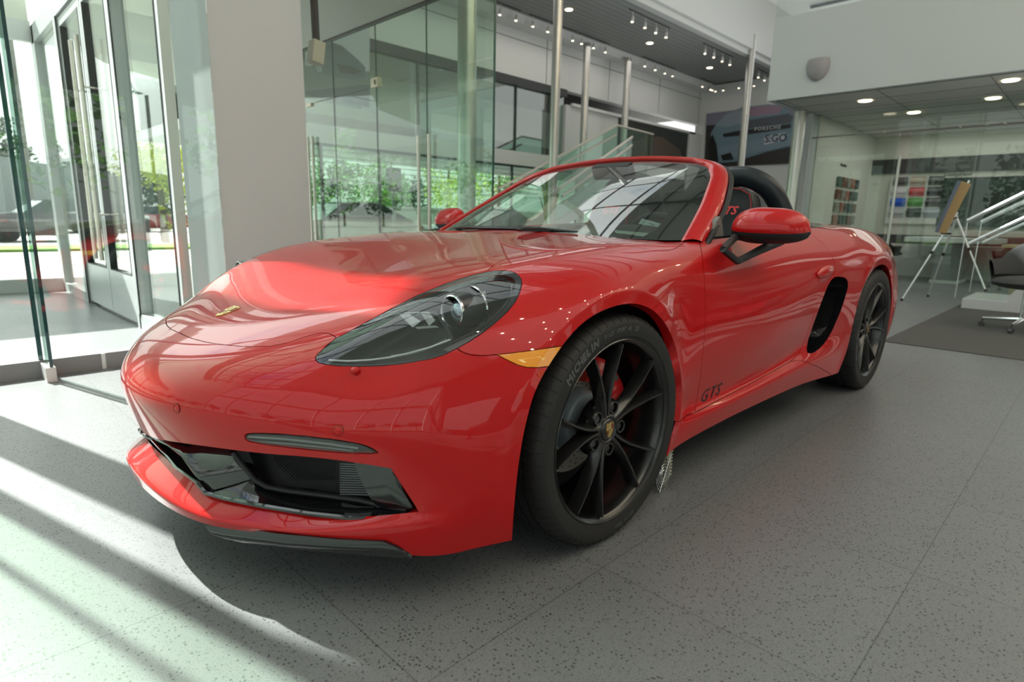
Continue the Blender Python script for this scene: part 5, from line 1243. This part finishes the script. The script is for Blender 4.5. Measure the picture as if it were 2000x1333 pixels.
picture('wall_picture','large grey picture of a silver sports car seen through the glass screen',[(596,75),(722,48),(722,210),(596,186)],1,9.93,
 [(None,A('studio',(.55,.57,.60))),
 ([(596,150),(722,162),(722,210),(596,186)],A('navy',(.06,.07,.11)),'picture_floor'),
 ([(596,128),(722,140),(722,165),(596,178)],A('shade',(.16,.19,.18)),'picture_ground'),
 ([(604,118),(612,100),(630,90),(648,83),(668,90),(684,104),(700,118),(713,132),(712,152),(690,156),(650,150),(618,140)],A('silver',(.10,.13,.15)),'picture_body'),
 ([(636,88),(650,85),(666,92),(676,106),(652,103)],A('window',(.08,.10,.10)),'picture_glass'),
 ([(655,124),(690,132),(706,140),(690,147),(664,142)],A('black'),'picture_grille'),
 ([(612,118),(618,114),(626,124),(628,140),(620,143),(614,132)],A('wheel',(.40,.43,.45)),'picture_wheel')],(0,-1,0))
# screen with white arrows of the gallery
# planter with leaves in the hall
t=thing('potted_plant','bright green spiky plant behind the windshield top','plant',(8.5,6.9,0))
q=MB(); q.lathe([(.0,0),(.20,0),(.26,.55),(.24,.55),(.0,.5)],(0,0,0),(0,0,1),24); q.build('plant_pot',mat('pot_grey',(.3,.3,.3),.6),t,40)
q=MB(); rnd=random.Random(3)
for k in range(26):
    a=rnd.uniform(0,2*PI); h=rnd.uniform(1.0,1.62); s=rnd.uniform(.06,.30); w=.05
    P=[Vector((math.cos(a)*s*tt**1.5,math.sin(a)*s*tt**1.5,.5+h*tt)) for tt in (0,.35,.7,1)]; sd=Vector((-math.sin(a),math.cos(a),0))
    G=[[p-sd*w*f,p+Vector((0,0,.012)),p+sd*w*f] for p,f in zip(P,(.5,1,.8,.02))]; q.grid(G)
q.build('leaf_cluster',mat('leaf_green',(.22,.50,.03),.5),t,0)
# digital stand seen through the screen
t=thing('display_stand','dark slim display stand seen through the glass screen doors','display',(3.92,6.0,0))
q=MB(); q.box(-.11,.11,-.05,.05,1.32,1.66); q.build('display_head',mat('stand_grey',(.16,.18,.18),.4),t,0,bevel=.01); q=MB(); q.tube([(0,0,0),(0,0,1.34)],.03,10); q.box(-.16,.16,-.16,.16,0,.02); q.build('stand_pole',mat('stand_pole',(.5,.55,.52),.4),t,30)
# ---- ceiling lights
LAMP=mat('lamp_glow',(1,.9,.7),.4,emit=(1,.86,.62),estr=14); SPW=mat('spot_white',(.75,.74,.70),.4)
def spot(p,gname,lbl):
    t=thing('track_spotlight',lbl,'spotlight',tuple(p),gname)
    q=MB(); q.lathe([(0,.0),(.030,.0),(.036,-.03),(.038,-.14),(.034,-.145)],(0,0,0),(.25,.1,1),14); q.build('lamp_head',SPW,t,40)
    q=MB(); q.lathe([(0,-.138),(.031,-.138)],(0,0,0),(.25,.1,1),14); q.build('lamp_lens',LAMP,t,0)
    q=MB(); q.tube([(0,0,-.02),(0,0,.12)],.008,6); q.build('lamp_stem',SPW,t,0)
proto=None
groups=[('near the hall edge',[(1020,95),(1103,135),(1173,170),(1240,200)]),('further along the hall edge',[(1493,310),(1550,335),(1605,362),(1655,385)]),('left of the slim pole, second rail',[(618,262),(695,290),(770,318)]),
 ('in the middle of the dark ceiling',[(1028,410),(1093,435),(1152,458),(1208,475)]),('along the white beam at left',[(180,185),(277,218),(365,245),(450,270)]),('at the far end of the dark ceiling',[(1400,545),(1447,565),(1493,582),(1538,600)]),
 ('along the far end wall',[(1608,600),(1690,587),(1783,570),(1877,555)]),('beside the tall slim column',[(1840,470),(1880,490)]),('at the left glass edge',[(88,72),(190,110)])]
for nm,L in groups:
    P=[at(930+u/3.333,v/3.333,2,5.90) for u,v in L]
    for i_,p in enumerate(P): p[1]=min(9.4,max(6.95,p[1])); p[0]=min(20.35-.12*i_ if nm!='along the far end wall' else 20.35,p[0])
    for p in P: spot(Vector(p)-Vector((0,0,.04)),'spotlights '+nm,'small white ceiling spotlight on the rail '+nm)
    a,b=P[0],P[-1]; d=(b-a)/max(1e-6,np.linalg.norm(b-a))*.15; q=MB(); q.tube([a-d+np.array((0,0,.085)),b+d+np.array((0,0,.085))],.014,6); obj_thing('light_rail','dark ceiling rail for the spotlights '+nm,'rail',q,mat('rail_dark',(.06,.06,.06),.5),0)
for i,(u,v) in enumerate(((1111,19.5),(1269,85),(1386,133))):
    p=at(u,v,2,5.99); q=MB(); q.lathe([(0,-.002),(.07,-.002),(.09,-.006),(.095,0)],(p[0],max(7,p[1]),5.995),(0,0,1),20); obj_thing('recessed_downlight','round recessed light in the dark ceiling, %s of three'%('nearest','middle','farthest')[i],'downlight',q,LAMP,40)
for i,(u,v) in enumerate(((1690,197),(1974,157),(1785,220),(1940,192))):
    p=at(u,v,2,2.745); q=MB(); q.lathe([(0,-.004),(.06,-.004),(.085,-.008),(.09,0)],(max(8.3,p[0]),p[1],2.745),(0,0,1),20); obj_thing('office_downlight','round light in the office ceiling, '+('outside the glass at left','outside the glass at right','behind the glass at left','behind the glass at right')[i],'downlight',q,LAMP,40)
rnd=random.Random(5)
for i in range(5):
    for j in range(9):
        x=-2.5+j*1.9; y=-8.2+i*1.35; q=MB(); q.lathe([(0,0),(.035,0)],(x+.3*(i%2),y,7.46),(0,0,-1),12); q.lathe([(.035,0),(.05,-.02),(.055,.04)],(x+.3*(i%2),y,7.46),(0,0,-1),12)
        obj_thing('high_downlight','small round light in the high white ceiling behind the viewer','downlight',q,mat('high_lamp_glow',(1,.9,.7),.4,emit=(1,.85,.6),estr=420),0,'lights in the high white ceiling')
q=MB(); q.box(0,0,0,0,0,0)
# the acrylic wheel stand behind the front tyre
t=thing('ring_stand','small clear stand with concentric wire rings behind the front tire','floor stand',(.43,-.76,0))
o=at(1284,930,1,-.80); PX=np.array((at(1300,930,1,-.80)-o)); PX/=np.linalg.norm(PX)
q=MB()
for r in (.012,.020,.028,.036,.044): q.tube([(.405+r*math.cos(k*PI/12),-.80,.062+r*1.35*math.sin(k*PI/12)) for k in range(24)],.0014,5,closed=True)
q.tube([(.385,-.802,.002),(.45,-.80,.125)],.0018,5); loc(q.build('ring_coil',mat('wire_silver',(.75,.76,.76),.25,1),None,30),t)
q=MB(); q.prism([(.425,-.79,.012),(.470,-.79,.03),(.470,-.79,.145),(.425,-.79,.15),(.445,-.79,.10)],(0,.012,0)); sb=loc(q.build('stand_back',mat('acrylic_cream',(.55,.52,.40),.3),None,0),t)
q=MB(); 
for k in range(9): q.box(.468,.480,-.79,-.783,.035+k*.0125,.041+k*.0125)
loc(q.build('comb_teeth',mat('acrylic_cream'),None,0),t); q=MB(); q.box(.432,.442,-.793,-.790,.12,.132); loc(q.build('red_mark',mat('mark_red',(.6,.02,.02),.5),None,0),t)
# ---------------------------------------------------------------- outdoors, sky, sun
q=MB(); q.box(-90,120,-90,140,-.30,-.07); struct('ground',q,mat('pavement',(.30,.30,.29),.85,noise=(.8,.15)))
GR=mat('lawn_green',(.16,.30,.06),.95,noise=(3,.3))
for nm,b in (('lawn strip beyond the entrance doors',(-6,16,17.0,19.2,-.07,.0)),('lawn strip outside the west windows',(-36,-26,-30,30,-.07,.0))):
    q=MB(); q.box(*b); tag(q.build('lawn',GR,None,0),nm,'lawn',kind='stuff')
def parked(x,y,rot,col,label,z=-.07,s=1,name='parked_car'):
    t=thing(name,label,'car',(x,y,z),None,rot); t.scale=(s,s,s); m=mat('car_'+'_'.join('%d'%(c*100) for c in col),col,.3,.2,1)
    q=MB(); G=[]
    for sx,z0,zt,w in ((-2.2,.35,.62,.70),(-2.1,.25,.80,.82),(-1.5,.22,.90,.88),(-.7,.2,.94,.90),(.8,.2,.96,.90),(1.7,.22,1.0,.88),(2.15,.3,.92,.82),(2.25,.4,.75,.74)):
        G.append([(sx,-w*.9,z0),(sx,-w,z0+.15),(sx,-w,zt-.15),(sx,-w*.88,zt),(sx,0,zt+.02),(sx,w*.88,zt),(sx,w,zt-.15),(sx,w,z0+.15),(sx,w*.9,z0)])
    q.grid(G); q.add(G[0],[list(range(9))]); q.add(G[-1],[list(range(9))[::-1]]); q.build('car_body',m,t,50)
    q=MB(); q.grid([[(x0,-.80*w0,z0),(x0,0,z0+.01),(x0,.80*w0,z0)] for x0,z0,w0 in ((-.9,.93,1),(-.25,1.36,.8),(.9,1.40,.8),(1.75,.98,1))]); 
    for sgn in (-1,1): q.add([(-.9,.8*sgn,.93),(-.25,.64*sgn,1.36),(.9,.64*sgn,1.40),(1.75,.8*sgn,.98)],[(0,1,2,3)])
    q.build('car_windows',mat('car_window_dark',(.03,.05,.05),.08),t,0); q=MB(); q.grid([[(x0,-.62,z0),(x0,.62,z0)] for x0,z0 in ((-.28,1.372),(.3,1.42),(.92,1.412))]); q.build('car_roof',m,t,40)
    for a in (-1.35,1.4):
        for sgn in (-1,1):
            q=MB(); q.lathe([(0,.1),(.22,.1),(.33,.09),(.34,0),(.33,-.1)],(a,.80*sgn,.33),(0,sgn,0),20); q.build('car_wheel',RUB,t,40)
    for sgn in (-1,1): q=MB(); q.box(2.2,2.27,sgn*.65-.15,sgn*.65+.15,.68,.80); q.build('tail_lamp',mat('tail_red',(.6,.01,.01),.2),t,0)
    return t
parked(7.0,13.2,.03,(.78,.80,.80),'white car parked outside the back glazing beyond the glass screen',-.07,1.0)
parked(12.6,13.6,.0,(.05,.06,.07),'dark car parked right of the white one outside the back glazing')
specs=[(2.2,24,(.03,.03,.035),'black car with red tail lamp beyond the door glass'),(-.4,30,(.10,.11,.12),'dark grey car in the row beyond the entrance doors'),(-3.4,34,(.12,.14,.15),'slate grey car farther left in the parking row'),(-6.8,36,(.65,.67,.68),'white car at the left end of the far parking row'),(-10.5,38,(.2,.22,.25),'blue-grey car seen at the left picture edge'),(3.6,34,(.5,.52,.52),'silver car behind the black one'),(8,36,(.3,.02,.02),'red car in the far row behind the pier')]
for x,y,c,l in specs: parked(x,y,.1,c,l)
parked(-6.5,-13.5,1.9,(.45,.02,.02),'dark red car standing outside the south windows'); parked(-14,-3.5,1.5,(.7,.72,.74),'silver car parked outside the west windows')
def tree(x,y,h,r,col,label,seed,n=900,cat='tree',trunk=True,sz=.14,flat=1):
    rn=random.Random(seed); t=thing('tree' if cat=='tree' else 'shrub',label,cat,(x,y,-.07)); q=MB()
    cl=[(Vector((rn.gauss(0,.42)*r,rn.gauss(0,.42)*r,h*(.62 if trunk else .5)+rn.gauss(0,.20)*h*.8)),rn.uniform(.35,.6)*r) for _ in range(14)]
    for _ in range(n):
        c,rr=rn.choice(cl); d=Vector((rn.gauss(0,1),rn.gauss(0,1),rn.gauss(0,1))).normalized()*rr*rn.uniform(.7,1); p=c+d; p.z=max(.1,p.z)
        a=Vector((rn.gauss(0,1),rn.gauss(0,1),rn.gauss(0,.6))).normalized(); b=a.cross(Vector((rn.gauss(0,1),rn.gauss(0,1),rn.gauss(0,1)))).normalized(); s=sz*rn.uniform(.6,1.3); q.add([p-a*s*.5,p+b*s*.3,p+a*s*.5,p-b*s*.3],[(0,1,2,3)])
    q.build('foliage',mat('leaf_%d_%d_%d'%tuple(int(c*100) for c in col),col,.7),t,0,recalc=False,weld=False)
    if trunk: q=MB(); q.tube([(0,0,0),(0,.02,h*.4),(0,0,h*.75)],[.14,.10,.04],8); q.build('trunk',mat('bark',(.12,.09,.06),.9),t,30)
    return t
YG=(.42,.48,.05); MG=(.12,.26,.05); DG=(.03,.075,.03)
for i,(x,y,h,r,c,l) in enumerate([(5.0,21.5,4.2,1.5,YG,'bright yellow-green tree outside the back glazing, nearest the pier'),(9.6,21,3.9,1.5,MG,'green tree outside the back glazing behind the display stand'),(13.6,21,3.6,1.4,MG,'green tree beyond the retaining wall'),(17.2,21,4.5,1.7,YG,'yellow-green tree right of the thick column'),(21.5,22,5,1.8,MG,'green tree beyond the windshield')]): tree(x,y,h,r,c,l,i+1,3200)
for i in range(16):
    x=-40+i*5.6; tree(x,60+random.uniform(-3,3),random.uniform(5,7.5),2.1,DG,'dark conifer in the distant tree line','%d'%i,1300,sz=.42)['group']='trees of the distant tree line'
for i in range(14):
    tree(-48,-44+i*8,random.uniform(7,10),2.9,DG,'dark tree in the line beyond the west windows','w%d'%i,700,sz=.6)['group']='trees beyond the west windows'
for i in range(5): tree(-4+i*9,-34,9,3.5,MG,'green tree beyond the south windows','s%d'%i,500,sz=.7)['group']='trees beyond the south windows'
for i,(x,y) in enumerate(((5.2,14.9),(9.9,15.2),(15.6,14.9))): tree(x,y,1.3,.6,(.20,.40,.04),'low green shrub before the pale retaining wall','h%d'%i,500,'shrub',False,.08)['group']='shrubs before the retaining wall'
q=MB(); q.box(8.0,20,16.0,16.3,-.07,1.25); q.box(7.95,20,15.95,16.35,1.25,1.32); tag(q.build('retaining_wall',mat('wall_cream',(.66,.64,.58),.8),None,0),'pale low retaining wall outside the back glazing','wall')
q=MB(); 
for k in range(9): q.box(4,17,11.2,11.25,1.62+k*.13,1.635+k*.13)  # blades added in place of the striped reflection on the glazing
tag(q.build('reflection_slats',mat('slat_white',(.72,.74,.72),.5),None,0),'horizontal white louvre blades outside the top of the back glazing','louvre')
for i,(x,y) in enumerate(((1.15,12.8),(-2.2,16.5),(3.2,16.4))):
    t=thing('bollard',['dark bollard outside the right door pane','dark bollard beyond the left door','dark bollard hidden beyond the pier'][i],'bollard',(x,y,-.07)); q=MB(); q.lathe([(.07,0),(.07,.86)],(0,0,0),(0,0,1),16); q.build('bollard_post',mat('bollard_dark',(.08,.10,.11),.5),t,30); q=MB(); q.lathe([(0,.93),(.06,.92),(.075,.88),(.075,.86)],(0,0,0),(0,0,1),16); q.build('bollard_cap',ALU,t,30)
t=thing('light_mast','slim dark street light mast seen through the left glass','street lamp',(-7.2,30,-.07)); q=MB(); q.tube([(0,0,0),(0,0,6.2)],.08,8); q.build('mast_pole',mat('mast_dark',(.07,.08,.08),.5),t,30); q=MB(); q.ell((.7,0,6.25),.6,.2,.08,14,8); q.build('mast_head',mat('mast_dark'),t,40)
t=thing('utility_pole','wooden utility pole with cross arm beyond the door glass','pole',(2.6,31,-.07)); q=MB(); q.tube([(0,0,0),(0,0,9.5)],.13,8); q.box(-1.1,1.1,-.06,.06,8.2,8.35); q.build('pole_shaft',mat('pole_grey',(.16,.16,.15),.8),t,0)
for dz in (0,.3): q=MB(); q.tube([(-40,31.4,8.45+dz),(-15,31.4,7.9+dz),(2.6,31.25,8.45+dz)],.02,5); tag(q.build('overhead_cable',mat('cable_dark',(.1,.1,.1),.6),None,0),'dark overhead cable across the sky at left, %s'%('upper' if dz else 'lower'),'cable')
q=MB(); q.prism([(-14,44,-.07),(9,44,-.07),(9,44,3.2),(-2,44,4.6),(-14,44,3.2)],(0,6,0)); tag(q.build('low_building',mat('far_building',(.22,.26,.26),.7),None,0),'low dark-roofed building across the parking lot','building')
# address numerals on the canopy glass
T=textmb('13875',.20,0,.002,1.15,.001); a=at(247,187,1,9); b=at(302,178,1,9); x=Vector(b)-Vector(a); c=(at(243,160,1,9)+at(302,178,1,9))/2; q=MB(); q.merge(T,frame_mat(tuple(c),tuple(x),(0,0,1)))
tag(q.build('address_numerals',mat('numeral_grey',(.30,.36,.34),.5),None,0),'grey address numerals 13875 on the glass beyond the doors','numerals')
q=MB(); q.box(c[0]-.35,c[0]+.9,9.01,9.02,2.5,3.03); struct('window_16',q,GLS)
# a round stool and pedestal reflected in the bumper
q=MB(); q.lathe([(0,.46),(.2,.46),(.21,.43),(.19,.42),(.03,.4),(.03,.03),(.17,.02),(.17,0)],(-3.1,-4.6,0),(0,0,1),28); tag(q.build('round_stool',BLKM,None,40),'dark round stool behind the viewer','stool')
parked(6.2,-4.6,.15,(.30,.02,.03),'dark red car on show behind the viewer',0,.95,'display_car')
tub_chair(3.6,-4.2,.6,BRN,'dark leather chair on the tiles behind the viewer')
# sky
w=bpy.data.worlds.new('sky'); SC.world=w; w.use_nodes=True; nt=w.node_tree; N=nt.nodes; L=nt.links; bg=N['Background']
tc=N.new('ShaderNodeTexCoord'); sp=N.new('ShaderNodeSeparateXYZ'); L.new(tc.outputs['Generated'],sp.inputs[0])
cr=N.new('ShaderNodeValToRGB'); cr.color_ramp.elements[0].position=.0; cr.color_ramp.elements[0].color=(.85,.92,.94,1); cr.color_ramp.elements[1].position=.75; cr.color_ramp.elements[1].color=(.20,.38,.72,1)
e=cr.color_ramp.elements.new(.22); e.color=(.60,.76,.92,1); L.new(sp.outputs['Z'],cr.inputs[0])
nz=N.new('ShaderNodeTexNoise'); nz.inputs['Scale'].default_value=2.6; nz.inputs['Detail'].default_value=7; nz.inputs['Roughness'].default_value=.6; mp=N.new('ShaderNodeMapping'); mp.inputs['Scale'].default_value=(1,1,2.2); L.new(tc.outputs['Generated'],mp.inputs[0]); L.new(mp.outputs[0],nz.inputs['Vector'])
c2=N.new('ShaderNodeValToRGB'); c2.color_ramp.elements[0].position=.28; c2.color_ramp.elements[0].color=(0,0,0,1); c2.color_ramp.elements[1].position=.44; c2.color_ramp.elements[1].color=(1,1,1,1); L.new(nz.outputs['Fac'],c2.inputs[0])
dt=N.new('ShaderNodeVectorMath'); dt.operation='DOT_PRODUCT'; dt.inputs[1].default_value=(-.187,.694,.697); L.new(tc.outputs['Generated'],dt.inputs[0])
def MM(op,a,b):
    n=N.new('ShaderNodeMath'); n.operation=op
    for i,q in enumerate((a,b)):
        if isinstance(q,(int,float)): n.inputs[i].default_value=q
        else: L.new(q,n.inputs[i])
    return n.outputs[0]
gl_=MM('MULTIPLY',MM('POWER',MM('MAXIMUM',dt.outputs['Value'],0.0),7.0),11.0); stg=MM('ADD',MM('MULTIPLY',gl_,1.0),3.0); L.new(stg,bg.inputs['Strength'])
mx=N.new('ShaderNodeMix'); mx.data_type='RGBA'; mx.inputs['B'].default_value=(1.0,1.0,.99,1); L.new(c2.outputs[0],mx.inputs['Factor']); L.new(cr.outputs[0],mx.inputs['A']); L.new(mx.outputs['Result'],bg.inputs['Color'])
sun=bpy.data.lights.new('sun','SUN'); sun.energy=46; sun.angle=math.radians(.6); sun.color=(1,.97,.93); so=bpy.data.objects.new('sun',sun); COL.objects.link(so)
S=Vector((-.26,.965,.97)).normalized(); so.rotation_euler=S.to_track_quat('Z','Y').to_euler(); so.location=(-3,12,14)
def area(x,y,z,sx,sy,e,col=(1,.97,.93),up=False):
    l=bpy.data.lights.new('fill_lamp','AREA'); l.shape='RECTANGLE'; l.size=sx; l.size_y=sy; l.energy=e; l.color=col; o=bpy.data.objects.new('fill_lamp',l); COL.objects.link(o); o.location=(x,y,z)
    if up: o.rotation_euler=(PI,0,0)
area(11.3,-1.5,2.70,3,6,170); area(11,8.6,5.7,14,1.5,160); area(13,4,4.2,9,3,420,(.95,.98,1),True); area(9,12,4.85,10,2,90); area(2,-5.5,7.3,14,5,420,(1,.97,.93))  # unseen fill lamps added; the upward one brightens the high white ceiling
SC.view_settings.view_transform='Standard'; SC.view_settings.look='None'; SC.view_settings.gamma=1; SC.view_settings.exposure=-1.3
SC.cycles.max_bounces=10; SC.cycles.transparent_max_bounces=24; SC.cycles.glossy_bounces=6; SC.cycles.diffuse_bounces=4; SC.cycles.transmission_bounces=6
SC.cycles.sample_clamp_indirect=6; SC.cycles.caustics_reflective=False; SC.cycles.caustics_refractive=False; SC.cycles.blur_glossy=.5
for o in bpy.data.objects:
    if o.name.split('.')[0]=='wheel_arch_liner': pass
